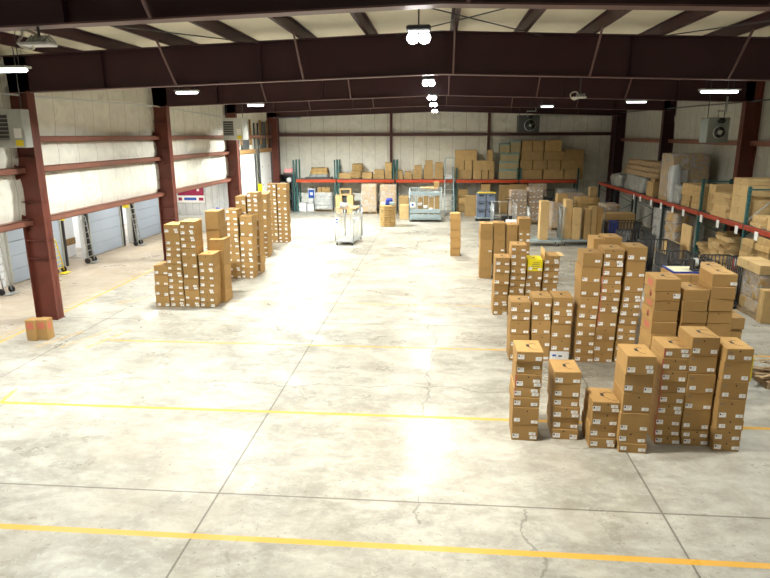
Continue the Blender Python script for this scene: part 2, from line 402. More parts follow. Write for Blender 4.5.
# two tall white lift doors in the last bay, with timber header
for i, (a, c) in enumerate(((37.7, 40.85), (41.95, 44.9))):
    b = MB(); x = XL + .12
    for k in range(7): b.box(x, x + .06, a, c, .02 + k * .62, .02 + (k + 1) * .62 - .01, M['white'], bev=.006)
    d = b.build('door_%d' % (i + 6), (x, (a + c) / 2, 0)); d['kind'] = 'structure'
    b = MB()
    for y in (a + .7, c - .7):
        for k in (1, 3, 5): b.box(x + .06, x + .075, y - .05, y + .05, .25 + k * .62, .33 + k * .62, M['greyink'])
    b.build('door_bolt', (x, (a + c) / 2, 0), d)
    b = MB(); b.box(x, x + .14, a - .15, c + .15, 4.36, 4.62, M['timber']); b.build('timber_header', (x, (a + c) / 2, 0), d)
    b = MB()
    for y in (a - .12, c + .12):
        b.box(x + .05, x + .15, y - .05, y + .05, 0, 6.3, M['darkgrey'])
    b.build('lift_track', (x, (a + c) / 2, 0), d)
    b = MB()
    for y in (a + .5, c - .7): b.box(x + .02, x + .12, y, y + .16, 4.9, 6.5, M['timber'])
    b.box(x, x + .05, a + .8, c - .9, 4.62, 6.4, M['darkgrey'])
    b.build('guide_board', (x, (a + c) / 2, 0), d)

# ------------------------------------------------------------------ steel frames
def zbot(x): return 7.08 - .030 * abs(x)
def ztop(x): return 8.12 - .036 * abs(x)
WX = 12.34
def frame(y, full=True):
    f = bpy.data.objects.new('trim_%d' % (10 + int(y / 5)), None); C.objects.link(f); f.location = (0, y, 0); f['kind'] = 'structure'
    base = (0, y, 0); b = MB(); t = .012
    xs = [-WX, -8, -4, 0, 4, 8, WX]
    for xa, xb in zip(xs, xs[1:]):
        for (za0, za1, zb0, zb1, w, mm_) in ((zbot(xa), ztop(xa), zbot(xb), ztop(xb), t, 'maroon'), (zbot(xa) - .025, zbot(xa), zbot(xb) - .025, zbot(xb), .13, 'flange'), (ztop(xa), ztop(xa) + .02, ztop(xb), ztop(xb) + .02, .13, 'maroon')):
            b.add([(xa, y - w, za0), (xb, y - w, zb0), (xb, y - w, zb1), (xa, y - w, za1), (xa, y + w, za0), (xb, y + w, zb0), (xb, y + w, zb1), (xa, y + w, za1)],
                  [(0, 1, 2, 3), (7, 6, 5, 4), (0, 4, 5, 1), (3, 2, 6, 7), (0, 3, 7, 4), (1, 5, 6, 2)], M[mm_])
    for x in (-9.4, -4.9, .05, 4.9, 9.4): b.box(x - .01, x + .01, y - .12, y + .12, zbot(x), ztop(x), M['maroon'])
    b.build('rafter', base, f)
    for sx, inner in ((-1, 11.66), (1, 12.0)):
        m = M['maroon' if sx > 0 and y > 30 else 'primer']; xi0, xi1 = sx * (inner + (.02 if sx < 0 else 0)), sx * (inner + .0); xo = sx * (12.36 if sx < 0 else 12.62)  # far right columns take maroon, the shade there put into their colour
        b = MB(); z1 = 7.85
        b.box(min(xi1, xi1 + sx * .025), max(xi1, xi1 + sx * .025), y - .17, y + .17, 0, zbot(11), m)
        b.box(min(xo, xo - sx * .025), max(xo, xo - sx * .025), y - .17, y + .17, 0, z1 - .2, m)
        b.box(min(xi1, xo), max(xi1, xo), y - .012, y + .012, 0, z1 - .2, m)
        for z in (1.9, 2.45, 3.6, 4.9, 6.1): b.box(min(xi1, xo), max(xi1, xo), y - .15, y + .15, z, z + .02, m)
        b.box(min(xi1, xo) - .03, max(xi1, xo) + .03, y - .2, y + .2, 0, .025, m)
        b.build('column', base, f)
    return f
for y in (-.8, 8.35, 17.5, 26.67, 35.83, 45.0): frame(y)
# purlins run the length of the hall
PX = [-10.95, -9.1, -7.3, -5.5, -3.72, -1.92, .32, 2.12, 3.87, 5.6, 7.35, 9.1, 10.95]
for i, x in enumerate(PX):
    b = MB(); z = ztop(x) + .02; s = 1 if x > 0 else -1
    b.box(x - .01, x + .01, YN, YF, z, roofz(x) - .005, M['maroon'])
    b.box(min(x, x + s * .09), max(x, x + s * .09), YN, YF, z, z + .012, M['maroon'])
    b.box(min(x, x - s * .09), max(x, x - s * .09), YN, YF, roofz(x) - .02, roofz(x) - .006, M['maroon'])
    struct('trim_%d' % (20 + i), b)
# flange braces from purlin to lower flange, both sides of every rafter
b = MB()
for y in (8.35, 17.5, 26.67, 35.83):
    for x in (-7.3, -3.72, .32, 3.87, 7.35):
        for sy in (-1, 1):
            b.bar((x, y + sy * .1, zbot(x) - .01), (x, y + sy * 1.15, ztop(x) + .05), .045, M['flange'])
struct('trim_40', b)
# long tie rods under the roof
b = MB()
b.tube([(-3.9, 8.5, 8.0), (2.6, 17.3, 7.95)], .014, M['darkgrey']); b.tube([(5.0, 8.5, 7.95), (-1.2, 17.3, 8.02)], .014, M['darkgrey'])
b.tube([(-10.6, 8.5, 7.7), (-4.9, 17.3, 7.9)], .014, M['darkgrey']); b.tube([(11, 8.5, 7.7), (5.6, 17.3, 7.9)], .014, M['darkgrey'])
struct('trim_41', b)
# girts
n = 42
def girt_l(y0, y1, z):
    global n
    b = MB(); x = XL
    b.box(x + .02, x + .30, y0, y1, z + .17, z + .19, M['girt']); b.box(x + .02, x + .30, y0, y1, z - .0, z + .018, M['girt'])
    b.box(x + .285, x + .30, y0, y1, z, z + .19, M['girt']); b.box(x + .02, x + .035, y0, y1, z, z + .19, M['darkgirt'])
    struct('trim_%d' % n, b); n += 1
cols = [YN, -.8, 8.35, 17.5, 26.67, 35.83]
for a, c in zip(cols, cols[1:]):
    for z in GZ: girt_l(a + .03, c - .03, z)
girt_l(35.86, YF, 5.32)
for a, c in zip(cols + [45.], cols[1:] + [45., YF]):
    b = MB(); b.box(XR - .26, XR - .02, a + .03, c - .03, 5.0, 5.2, M['girt']); struct('trim_%d' % n, b); n += 1
b = MB(); b.box(XL, XR, YF - .22, YF - .02, 5.40, 5.62, M['darkgirt']); struct('trim_%d' % n, b); n += 1
for x in (-3.55, 3.5, -12.1, 12.3):
    b = MB(); w = .09 if abs(x) < 10 else .2
    b.box(x - w, x + w, YF - .3, YF - .28, 0, 8.2, M['darkgirt']); b.box(x - w, x + w, YF - .06, YF - .04, 0, 8.2, M['darkgirt']); b.box(x - .01, x + .01, YF - .3, YF - .04, 0, 8.2, M['darkgirt'])
    struct('trim_%d' % n, b); n += 1

# outside apron and white trailers backed up to the docks
b = MB(); b.box(-40, XD - .2, -10, 60, -1.3, -1.2, M['asphalt']); struct('floor_outside', b)
for (a, c) in GAPS[:2]:
    t = thing('truck_trailer', (XD - 1.6, (a + c) / 2, -1.2), 'white trailer side with brown band seen through the %s gap between dock doors' % ('wide' if c - a > 1.2 else 'narrow'), 'trailer', 'trailers outside the dock gaps')
    b = MB(); b.box(XD - 2.6, XD - 1.0, a - .9, c + .9, -.5, 2.4, M['white']); b.build('trailer_body', (XD - 1.6, (a + c) / 2, -1.2), t)
    b = MB(); b.box(XD - 1.0, XD - .97, a - .9, c + .9, .55, .85, M['timber']); b.build('rub_rail', (XD - 1.6, (a + c) / 2, -1.2), t)
    b = MB()
    for yy in (a - .4, c + .4): b.lathe([(.34, -.12), (.36, 0), (.34, .12)], (XD - 1.8, yy, -.84), M['black'], axis='X')
    b.build('wheel', (XD - 1.6, (a + c) / 2, -1.2), t)
# pipes along the eaves
def pipe(name, pts, r, mat, label, cat='pipe'): return tag(MB().tube(pts, r, mat).build(name, pts[0]), label, cat)
pipe('gas_pipe', [(-12., YN + .1, 6.7), (-12., 16.9, 6.64), (-12., 26., 6.72), (-12.0, 34.3, 6.5)], .03, M['lightgrey'], 'pale steel gas pipe running high along the left insulated wall')
pipe('gas_pipe', [(12.15, YN + .1, 6.6), (12.15, 25, 6.7), (12.15, 45.9, 6.9)], .03, M['darkgrey'], 'dark gas pipe running high along the right wall')
pipe('conduit_pipe', [(-11.9, 45., 6.72), (-11, 45., 6.71), (-9.9, 45., 6.73)], .045, M['bluegrey'], 'grey conduit running level under the rafter in back left corner')
pipe('gas_pipe', [(6.4, 46.2, 6.75), (12.4, 46.2, 6.75)], .025, M['lightgrey'], 'thin pale pipe running high across the back wall above the right girt')
# ------------------------------------------------------------------ cartons
label_meshes = []
for i, (w, h) in enumerate(((.115, .085), (.12, .06), (.13, .09), (.105, .07))):
    b = MB(); b.box(-w / 2, w / 2, -.0025, 0, -h / 2, h / 2, M['paper'])
    if i in (0, 2): b.box(-w / 2 + .008, -w / 2 + .036, -.0032, 0, -.002, h / 2 - .012, M['ink'])
    for k in range(3): b.box(-.01, w / 2 - .012 - .015 * k, -.003, 0, h / 2 - .02 - .016 * k, h / 2 - .016 - .016 * k, M['greyink'])
    o = b.build('shipping_label'); label_meshes.append(o.data); bpy.data.objects.remove(o)
def put_label(parent, x, z, kind, y, name='shipping_label', rot=0.):
    o = bpy.data.objects.new(name, label_meshes[kind]); C.objects.link(o); o.parent = parent
    o.location = (x, y, z); o.rotation_euler.y = rot
    return o
def carton(xc, y0, z0, w, d, h, label, group, mat='card', top=False, dot=False, rz=0., name='cardboard_box', stripe=None, openflap=False, cat='box', labels=()):
    b = MB(); hw = w / 2
    b.box(-hw, hw, 0, d, 0, h - (.004 if top else 0), M[mat], bev=.007)
    if top:
        b.box(-hw + .004, -.004, .004, d - .004, h - .004, h, M[mat]); b.box(.004, hw - .004, .004, d - .004, h - .004, h, M[mat])
        b.box(-.034, .022, d * .42, d * .42 + .13, h, h + .0015, M['slot']); sc_ = rnd.choice((.55, .8, 1.))
        arc = [(.0 + .19 * t * sc_, d * .56 + .07 * math.sin(t * PI) + .05 * t, h + .001) for t in [k / 6 for k in range(7)]]
        for p, q in zip(arc, arc[1:]): b.bar(p, q, .010, M['slot'], w2=.003)
        arc = [(.0 + .2 * t * sc_, d * .42 - .2 * t * sc_ - .05 * math.sin(t * PI), h + .001) for t in [k / 6 for k in range(7)]]
        for p, q in zip(arc, arc[1:]): b.bar(p, q, .006, M['slot'], w2=.003)
    if dot: b.lathe([(.014, 0), (.014, .002)], (.03 * rnd.choice((-1, 1, 0)), -.0015, h * .80), M['slot'], n=10, axis='Y', smooth=False)
    if stripe: b.box(-hw + .003, -hw + .035, -.0012, .01, .02, h - .01, M[stripe])
    if openflap:
        b.box(-hw - .01, -hw, 0, d, h - .01, h + .19, M['card_light']); b.box(hw, hw + .13, .02, d, h - .01, h, M['card_light'])
        b.box(-hw + .02, hw - .02, .03, d - .03, h - .0035, h - .002, M['slot'])
    o = b.build(name); o.location = (xc - 0, y0, z0); o.rotation_euler.z = rz
    tag(o, label, cat, group)
    for (x, z, k) in labels: put_label(o, x, z, k, -.001, rot=rnd.uniform(-.03, .03))
    return o
STACKS = [
    ('A1', 10.59, 1.650, 1.665, 0.475, 0.66, [0.0, 0.32, 0.66, 0.85, 1.04, 1.3, 1.55, 1.74]),
    ('A2', 10.69, 2.400, 2.370, 0.480, 0.66, [0.0, 0.2, 0.42, 0.65, 0.83, 1.09, 1.33]),
    ('A3', 10.40, 3.010, 3.010, 0.470, 0.66, [0.0, 0.2, 0.44, 0.69, 0.9]),
    ('A4', 10.27, 3.485, 3.485, 0.480, 0.66, [0.0, 0.18, 0.4, 0.76, 1.13, 1.48, 1.82]),
    ('A5', 10.64, 4.200, 4.205, 0.445, 0.66, [0.0, 0.15, 0.35, 0.58, 0.79, 1.01, 1.22, 1.43, 1.66, 1.85]),
    ('A6', 10.62, 4.690, 4.660, 0.470, 0.66, [0.0, 0.15, 0.31, 0.69, 1.03, 1.39, 1.73, 2.07]),
    ('A7', 10.46, 5.165, 5.170, 0.455, 0.66, [0.0, 0.19, 0.41, 0.61, 0.99, 1.32, 1.69, 1.93]),
    ('B1', 12.10, 4.480, 4.480, 0.480, 0.66, [0.0, 0.46, 0.92, 1.38, 1.63, 1.89, 2.12, 2.32, 2.51, 2.76]),
    ('B2', 12.10, 5.020, 5.020, 0.480, 0.66, [0.0, 0.46, 0.92, 1.38, 1.63, 1.88, 2.12, 2.34, 2.56]),
    ('B3', 12.10, 5.520, 5.520, 0.460, 0.66, [0.0, 0.443, 0.887, 1.33, 1.59, 1.88, 2.13, 2.37, 2.62, 2.87]),
    ('B4', 13.30, 6.335, 6.335, 0.470, 0.66, [0.0, 0.405, 0.81, 1.11, 1.4, 1.66]),
    ('B5', 13.90, 6.095, 6.095, 0.490, 0.66, [0.0, 0.423, 0.847, 1.27, 1.62, 2.09, 2.63]),
    ('C1', 14.81, 2.055, 2.040, 0.475, 0.66, [0.0, 0.34, 0.69, 1.04, 1.24, 1.51]),
    ('C2', 14.82, 2.575, 2.555, 0.460, 0.66, [0.0, 0.35, 0.69, 1.04, 1.39, 1.63]),
    ('C3', 14.82, 3.055, 3.050, 0.475, 0.66, [0.0, 0.26, 0.6, 0.96, 1.17, 1.41, 1.65]),
    ('T1', 14.81, 3.640, 3.680, 0.460, 0.66, [0.0, 0.21, 0.43, 0.67, 0.89, 1.12, 1.35, 1.67, 2.02, 2.41, 2.75]),
    ('T2', 14.82, 4.105, 4.185, 0.460, 0.66, [0.0, 0.27, 0.56, 0.91, 1.27, 1.56, 1.76, 1.98, 2.19, 2.4, 2.61, 2.85]),
    ('T3', 14.86, 4.605, 4.720, 0.445, 0.66, [0.0, 0.29, 0.56, 0.75, 0.97, 1.18, 1.38, 1.54, 1.8, 2.15, 2.56, 2.9]),
    ('T4', 15.75, 4.100, 4.100, 0.420, 0.66, [0.0, 0.352, 0.702, 1.054, 1.556, 2.049, 2.482, 2.945]),
    ('T5', 15.75, 4.375, 4.375, 0.420, 0.66, [0.0, 0.355, 0.709, 1.064, 1.556, 2.049, 2.482, 2.985]),
    ('W1', 15.70, 5.115, 5.115, 0.420, 0.66, [0.0, 0.51, 0.74, 0.96, 1.18, 1.39]),
    ('D1', 23.96, 1.870, 1.855, 0.475, 0.66, [0.0, 0.45, 1.0, 1.54, 1.87, 2.16]),
    ('D2', 23.99, 2.380, 2.345, 0.435, 0.66, [0.0, 0.53, 1.04, 1.5, 1.73, 2.18]),
    ('D3', 24.03, 2.880, 2.840, 0.420, 0.66, [0.0, 0.53, 1.12, 1.7, 2.12]),
    ('D4', 24.06, 3.335, 3.310, 0.445, 0.66, [0.0, 0.49, 0.96, 1.44, 1.68, 1.92, 2.35]),
    ('D5', 18.84, 1.960, 2.000, 0.440, 0.66, [0.0, 0.27, 0.62, 0.97, 1.34, 1.57, 1.83]),
    ('D6', 18.88, 2.445, 2.480, 0.465, 0.66, [0.0, 0.24, 0.46, 0.68, 0.9, 1.11, 1.32, 1.55, 1.77, 2.0, 2.22]),
    ('D7', 18.91, 2.930, 2.980, 0.460, 0.66, [0.0, 0.25, 0.48, 0.69, 0.9, 1.13, 1.4, 1.77]),
    ('D8', 18.95, 3.440, 3.500, 0.460, 0.66, [0.0, 0.25, 0.51, 0.75, 1.0, 1.18, 1.39, 1.61, 1.89]),
    ('W2', 24.85, 2.925, 2.925, 0.420, 0.66, [0.0, 0.41, 0.82, 1.22, 1.62, 2.12]),
    ('E1', 18.99, -9.035, -9.010, 0.465, 0.66, [0.0, 0.37, 0.72, 1.08, 1.4]),
    ('E2', 19.02, -8.550, -8.535, 0.490, 0.68, [0.0, 0.19, 0.4, 0.6, 0.81, 1.01, 1.23, 1.45, 1.67, 1.86, 2.05, 2.43, 2.74]),
    ('E3', 19.02, -8.030, -8.015, 0.485, 0.68, [0.0, 0.24, 0.58, 0.96, 1.33, 1.7, 1.97, 2.18, 2.4, 2.6, 2.84]),
    ('E4', 19.04, -7.535, -7.475, 0.490, 0.68, [0.0, 0.19, 0.44, 0.68, 0.92, 1.16, 1.37, 1.78]),
    ('E5', 19.90, -7.525, -7.525, 0.450, 0.66, [0.0, 0.435, 0.87, 1.4, 1.95, 2.46, 3.07]),
    ('E6', 19.68, -7.385, -7.325, 0.490, 0.66, [0.0, 0.43, 0.85, 1.29, 1.8, 2.16]),
    ('E7', 21.50, -8.005, -8.005, 0.420, 0.66, [0.0, 0.363, 0.727, 1.09, 1.57, 2.01, 2.45]),
    ('G1', 23.25, -7.970, -8.000, 0.470, 0.68, [0.0, 0.28, 0.67, 0.95, 1.23, 1.44, 1.66, 1.88, 2.1, 2.3, 2.57, 2.73]),
    ('G2', 23.29, -7.505, -7.440, 0.490, 0.66, [0.0, 0.17, 0.42, 0.65, 0.87, 1.1, 1.34, 1.67, 2.1, 2.47]),
    ('G3', 24.15, -7.880, -7.880, 0.420, 0.66, [0.0, 0.407, 0.813, 1.22, 1.67, 2.02, 2.42, 2.8, 3.15]),
    ('G4', 24.15, -7.405, -7.405, 0.430, 0.66, [0.0, 0.357, 0.713, 1.07, 1.43, 1.79, 2.14, 2.53, 2.72, 2.9, 3.11, 3.29]),
    ('G5', 27.48, -8.075, -8.005, 0.490, 0.68, [0.0, 0.18, 0.42, 0.67, 0.89, 1.12, 1.4, 1.77, 2.13, 2.49, 2.94]),
    ('G6', 28.40, -8.265, -8.265, 0.490, 0.66, [0.0, 0.315, 0.63, 1.2, 1.78, 2.35, 2.91]),
    ('H1', 31.58, -8.615, -8.630, 0.445, 0.66, [0.0, 0.33, 0.67, 0.89, 1.09, 1.3, 1.54, 1.75, 1.96, 2.19, 2.42, 2.63, 2.85, 3.08]),
    ('H2', 31.61, -8.115, -8.100, 0.490, 0.66, [0.0, 0.17, 0.41, 0.63, 0.87, 1.07, 1.25, 1.44, 1.67, 2.04, 2.37, 2.73, 3.08]),
    ('F1', 28.44, 0.800, 0.775, 0.465, 0.66, [0.0, 0.37, 0.79, 1.23, 1.7, 1.99]),
    ('P1', 15.36, -11.195, -11.120, 0.290, 0.30, [0.0, 0.59]),
    ('P2', 15.43, -10.925, -10.865, 0.290, 0.30, [0.0, 0.59]),
]
DESC = {
 'A1': 'leftmost stack of the near right row', 'A2': 'second stack from left in the near right row', 'A3': 'short stack of four in the near right row',
 'A4': 'stack just right of the short four-carton one', 'A5': 'nine-carton stack in the near right row', 'A6': 'tallest stack of the near right row', 'A7': 'rightmost stack of the near right row',
 'B1': 'plain red-printed stack behind the nine-carton one', 'B2': 'middle plain stack behind the near right row', 'B3': 'tallest plain stack behind the near right row', 'B4': 'low stack peeping out right of the plain stacks', 'B5': 'hidden tall stack behind the rightmost plain stack',
 'C1': 'left stack of the three waist-high middle ones', 'C2': 'centre stack of the three waist-high middle ones', 'C3': 'right stack of the three waist-high ones, on a white carton',
 'T1': 'leftmost of the three tall right-hand stacks', 'T2': 'middle one of the three tall right-hand stacks', 'T3': 'rightmost of the three tall right-hand stacks', 'T4': 'tall stack behind the middle tall right-hand one', 'T5': 'tall stack behind the rightmost tall right-hand one',
 'W1': 'low white stack between tall and plain stacks', 'W2': 'white-topped stack hidden behind the farther plain stacks',
 'D1': 'leftmost stack of the farther plain row', 'D2': 'second stack of the farther plain row', 'D3': 'third stack of the farther plain row', 'D4': 'rightmost, tallest stack of the farther plain row',
 'D5': 'six-carton stack left of the yellow-topped one', 'D6': 'ten-carton stack left of the yellow-topped one', 'D7': 'stack capped by the yellow carton', 'D8': 'stack with open flaps right of the yellow carton',
 'E1': 'lowest stack at the left of the near left cluster', 'E2': 'twelve-carton stack of the near left cluster', 'E3': 'tall ten-carton stack of the near left cluster', 'E4': 'front right stack of the near left cluster', 'E5': 'tall plain stack at back of near left cluster', 'E6': 'plain right-hand stack of the near left cluster', 'E7': 'small plain stack behind the near left cluster',
 'G1': 'left front stack of the middle left cluster', 'G2': 'nine-carton front stack of the middle left cluster', 'G3': 'left back stack of the middle left cluster', 'G4': 'right back stack of the middle left cluster', 'G5': 'stack standing behind right of middle left cluster', 'G6': 'plain stack farthest back of middle left cluster',
 'H1': 'left one of the two far left stacks', 'H2': 'right one of the two far left stacks', 'F1': 'lone stack in mid floor'}
GROUP = {'A': 'cartons of the near right row', 'B': 'plain cartons behind the near right row', 'C': 'cartons of the three waist-high stacks', 'T': 'cartons of the tall right-hand stacks', 'W': 'white cartons', 'D': 'cartons of the farther right stacks',
 'E': 'cartons of the near left cluster', 'G': 'cartons of the middle left cluster', 'H': 'cartons of the two far left stacks', 'F': 'cartons of the lone stack', 'P': 'red printed cartons by the column'}
NOLAB = {'B1', 'B2', 'B3', 'B4', 'B5', 'W1', 'W2', 'D1', 'D2', 'D3', 'E5', 'E6', 'E7', 'F1', 'P1', 'P2', 'T4', 'T5', 'G6'}
LOWY = {}
for n, yf, xa, xb, w, d, zs in STACKS:
    cnt = len(zs) - 1; g = GROUP[n[0]]
    for i in range(cnt):
        t = (i + .5) / cnt; xc = xa + (xb - xa) * t + rnd.uniform(-.012, .012); y0 = yf + (0 if i == 0 else rnd.uniform(-.012, .018)); h = zs[i + 1] - zs[i] - .003
        last = i == cnt - 1
        if n[0] == 'P':
            lab = 'small red-printed carton by the left column, %s one of the pair' % ('left' if n == 'P1' else 'right')
            o = carton(xc, y0, 0, w, d, h, lab, g, top=False)
            b = MB(); b.box(-.10, .09, -.002, 0, .33, .52, M['redink']); b.box(-.12, -.02, -.002, 0, .06, .10, M['greyink']); b.box(w / 2, w / 2 + .002, .05, .2, .3, .5, M['redink'])
            q = b.build('red_print', parent=o); continue
        mat = 'card'; lbl = []
        if n not in NOLAB:
            lx, rx = -w / 2 + .085 + rnd.uniform(-.012, .012), w / 2 - .085 + rnd.uniform(-.012, .012)
            zz = .075 if h < .28 else .085
            if not (n in ('T1', 'D4') and last): 
                lbl.append((lx, zz + rnd.uniform(0, .015), rnd.choice((0, 2, 0, 3))))
                if not (n == 'A1' and i == 5): lbl.append((rx, zz - .012 + rnd.uniform(-.01, .008), rnd.choice((1, 1, 3, 2 if rnd.random() < .3 else 1))))
            if rnd.random() < .18 and h > .17: lbl.append((rx - .02, min(zz + .06, h - .035), 1))
        elif n in ('D1', 'D2') and i == 2: lbl.append((w / 2 - .09, .08, 1))
        elif n == 'B1' and i == cnt - 2: lbl.append((w / 2 - .07, .10, 2))
        elif n == 'B3' and last: lbl.append((w / 2 - .06, .06, 1))
        where = DESC[n]; ordn = 'top' if last else ORD[i]
        if n in ('W1',) or (n == 'W2' and last) or (n == 'C3' and i == 0): mat = 'whitebox'
        colr = 'white' if mat == 'whitebox' else 'brown'
        if n == 'D7' and last: mat = 'yellow'; colr = 'bright yellow film-wrapped'
        lab = '%s %s carton of the %s' % (ordn, colr, where)
        st = {'A5': 'redink', 'T2': 'redink' if 2 < i < 9 else None, 'A1': 'redink' if i in (3, 4) else None, 'A6': None}.get(n)
        o = carton(xc, y0, zs[i], w * (1.0 if i % 3 else .985), d, h, lab, g, mat, top=last and n != 'D8' and n != 'F1', dot=(rnd.random() < .35 and n[0] != 'F'), stripe=st, openflap=(n == 'D8' and last), labels=lbl,
                   rz=rnd.uniform(-.02, .02) + (-.02 if n[0] in 'A' else 0))
        if n == 'A6' or (n == 'A7' and i > 2):
            b = MB(); b.box(-w / 2 + .03, -w / 2 + .11, -.002, 0, h - .09, h - .055, M['greyink']); b.build('printed_mark', parent=o)
        if n == 'A7' and i == 5:
            b = MB(); b.box(w / 2 + .004, w / 2 + .075, .12, .30, -.02, h + .06, M['yellow']); b.build('yellow_film_flap', parent=o)['label'] = 'bright yellow film flap'
        if n == 'C3' and i == 0:
            b = MB(); b.box(-.17, -.08, -.002, 0, .13, .18, M['blueink']); b.box(-.02, .10, -.002, 0, .12, .16, M['ink']); b.build('printed_mark', parent=o)
        if n == 'D7' and last:
            b = MB()
            for k in range(4): b.box(-.14 + .02 * k, .14, -.002, 0, .08 + k * .06, .095 + k * .06, M['ink'])
            b.build('printed_text', parent=o)
        if n == 'B1' and i > 3:
            b = MB(); 
            if i % 2: b.lathe([(.07, -.0015), (.07, 0), (.055, 0), (.055, -.0015)], (-w / 2, d * .4, h / 2), M['redink'], axis='X')
            else: b.box(-w / 2 - .002, -w / 2, .15, .45, h * .25, h * .75, M['redink'])
            b.build('red_print', parent=o)

# ------------------------------------------------------------------ small builders
def pallet(base, x0, x1, y0, y1, z, parent=None, mat='woodold', name='pallet'):
    b = MB(); h = .15; nb = 6; w = (y1 - y0) / (nb * 2 - 1) * 1.25
    for i in range(nb):
        y = y0 + (y1 - y0 - w) * i / (nb - 1); b.box(x0, x1, y, y + w, z + h - .025, z + h, M[mat])
    for x in (x0, (x0 + x1) / 2 - .03, x1 - .06): b.box(x, x + .06, y0, y1, z + .02, z + h - .025, M[mat])
    for y in (y0, (y0 + y1) / 2 - .05, y1 - .1): b.box(x0, x1, y, y + .1, z, z + .02, M[mat])
    return b.build(name, base, parent)
def simple_box(x0, x1, y0, y1, z0, z1, label, group, mat='card_old', rz=0., name='cardboard_box', cat='box', seam=True):
    b = MB(); w, d, h = x1 - x0, y1 - y0, z1 - z0
    b.box(-w / 2, w / 2, -d / 2, d / 2, 0, h, M[mat], bev=.008)
    if seam and w > .3:
        b.box(-w / 2 - .001, w / 2 + .001, -.025, .025, h * .5, h + .0015, M['card_light' if mat != 'card_light' else 'card_old'])
        b.box(-w * .22, w * .22, -d / 2 - .002, -d / 2, h * .48, h * .48 + .012, M['greyink'])
    o = b.build(name); o.location = ((x0 + x1) / 2, (y0 + y1) / 2, z0); o.rotation_euler.z = rz
    return tag(o, label, cat, group)
def bundle(x0, x1, y0, y1, z0, z1, label, group, mat='kraft', seed=0, amp=.03, name='paper_bundle', cat='bundle', rz=0.):
    b = MB(); w, d = x1 - x0, y1 - y0
    b.lumpy(-w / 2, w / 2, -d / 2, d / 2, 0, z1 - z0, M[mat], amp=amp, seed=seed, n=4 if name != 'paper_packet' else 3, freq=3., round_=.3 if name != 'paper_packet' else .06)
    if name == 'paper_packet': b.sm = [False] * len(b.sm)
    o = b.build(name); o.location = ((x0 + x1) / 2, (y0 + y1) / 2, z0); o.rotation_euler.z = rz
    return tag(o, label, cat, group)
def rack_post(b, x, y, z1, mat, depth_y=0):
    b.box(x - .05, x + .05, y - .04, y + .04, 0, z1, mat); b.box(x - .09, x + .09, y - .08, y + .08, 0, .02, mat)
    for k in range(int(z1 / .15)):
        b.box(x - .012, x + .012, y - .043, y - .039, .1 + k * .15, .16 + k * .15, M['black'])

# ------------------------------------------------------------------ back pallet rack
RZ = 2.46
posts = [-10.5, -7.46, -3.18, 1.12, 5.64, 9.72]
t = thing('pallet_rack', (-.4, 45.6, 0), 'long pallet rack with orange beams along the back wall', 'rack'); base = (-.4, 45.6, 0)
for x in posts:
    tall = 3.75 if x < -3 else 3.2
    for y in (45.1, 46.1):
        for dx in ((-.11, .11) if x < 6 else (0,)):
            b = MB(); rack_post(b, x + dx, y, tall, M['teal']); b.build('upright_post', base, t)
    b = MB()
    for k in range(4): b.bar((x, 45.12 if k % 2 else 46.08, .15 + k * .52), (x, 46.08 if k % 2 else 45.12, .15 + (k + 1) * .52), .03, M['teal'])
    b.build('frame_brace', base, t)
for a, c in zip(posts, posts[1:]):
    for y in (45.06, 46.12):
        b = MB(); b.box(a + .05, c - .05, y - .03, y + .03, RZ - .32, RZ - .10, M['orange'], bev=.01); b.build('orange_beam', base, t)
    b = MB(); b.box(a + .06, c - .06, 45.1, 46.1, RZ - .10, RZ - .06, M['darkgrey']); b.build('deck', base, t)
ZS = RZ - .06
# goods on the back rack shelf: (x0, x1, z0, z1, kind)
BY = 45.25
def px(u): return -10.6 + (u - 294) * (9.72 + 10.6) / (577 - 294)
def pz(v): return RZ - .06 + (176.7 - v) / 617. * 45.8
shelf = [
 (338, 352, 171.3, 176.7), (364, 374, 170.5, 176.7), (375, 386.5, 172.5, 176.7), (376, 386, 168, 172.5), (387, 394, 169.5, 176.7), (387, 394, 161.2, 169.5),
 (396.5, 405, 172, 176.7), (397, 404.5, 168.6, 172), (406, 414.6, 173.5, 176.7), (407, 414.3, 169.8, 173.5),
 (415.5, 424, 172, 176.7), (415.5, 424, 168, 172), (416.5, 423.7, 163.8, 168), (426, 435.7, 172.4, 176.7), (426, 435.7, 168.2, 172.4), (426.5, 435.2, 163.8, 168.2), (427.5, 435, 159.3, 163.8),
 (437, 445.7, 172, 176.7), (437, 445.7, 167, 172), (437.5, 445, 160.9, 167)]
for i, (u0, u1, v0, v1) in enumerate(shelf):
    bay = 'second' if u1 < 395 else 'third'
    simple_box(px(u0), px(u1) - .015, BY, BY + .7, pz(v1), pz(v0) - .004, 'small brown carton %s along the %s bay of the back rack%s' % ((['first'] + ORD[1:])[(i if i < 6 else i - 6)], bay, ''), 'small cartons on the back rack shelf', rz=rnd.uniform(-.03, .03))
for k, (u0, u1, v0, v1, m) in enumerate(((352.5, 362.5, 169.5, 176.7, 'kraft'), (354, 363.8, 162.5, 169.8, 'kraft'))):
    bundle(px(u0), px(u1), BY, BY + .7, pz(v1), pz(v0), 'crumpled brown paper bale on the back rack, %s one' % ('lower', 'upper')[k], 'paper bales on the back rack', seed=k, amp=.09)
for k in range(3):
    z = ZS + .1 + k * .22
    bundle(px(309 + k), px(328), BY, BY + .75, z, z + .23, '%s sagging flat brown bale on the first bay of the back rack' % ('bottom', 'middle', 'top')[k], 'flat bales on the back rack', seed=9 + k, amp=.06, mat=('tarp', 'kraft', 'kraft')[k])
b = MB(); b.box(px(305), px(332), BY - .05, BY + .8, ZS, ZS + .1, M['darkgrey']); tag(b.build('pallet', (px(318), BY, ZS)), 'dark low pallet under the sagging bales on the back rack', 'pallet')
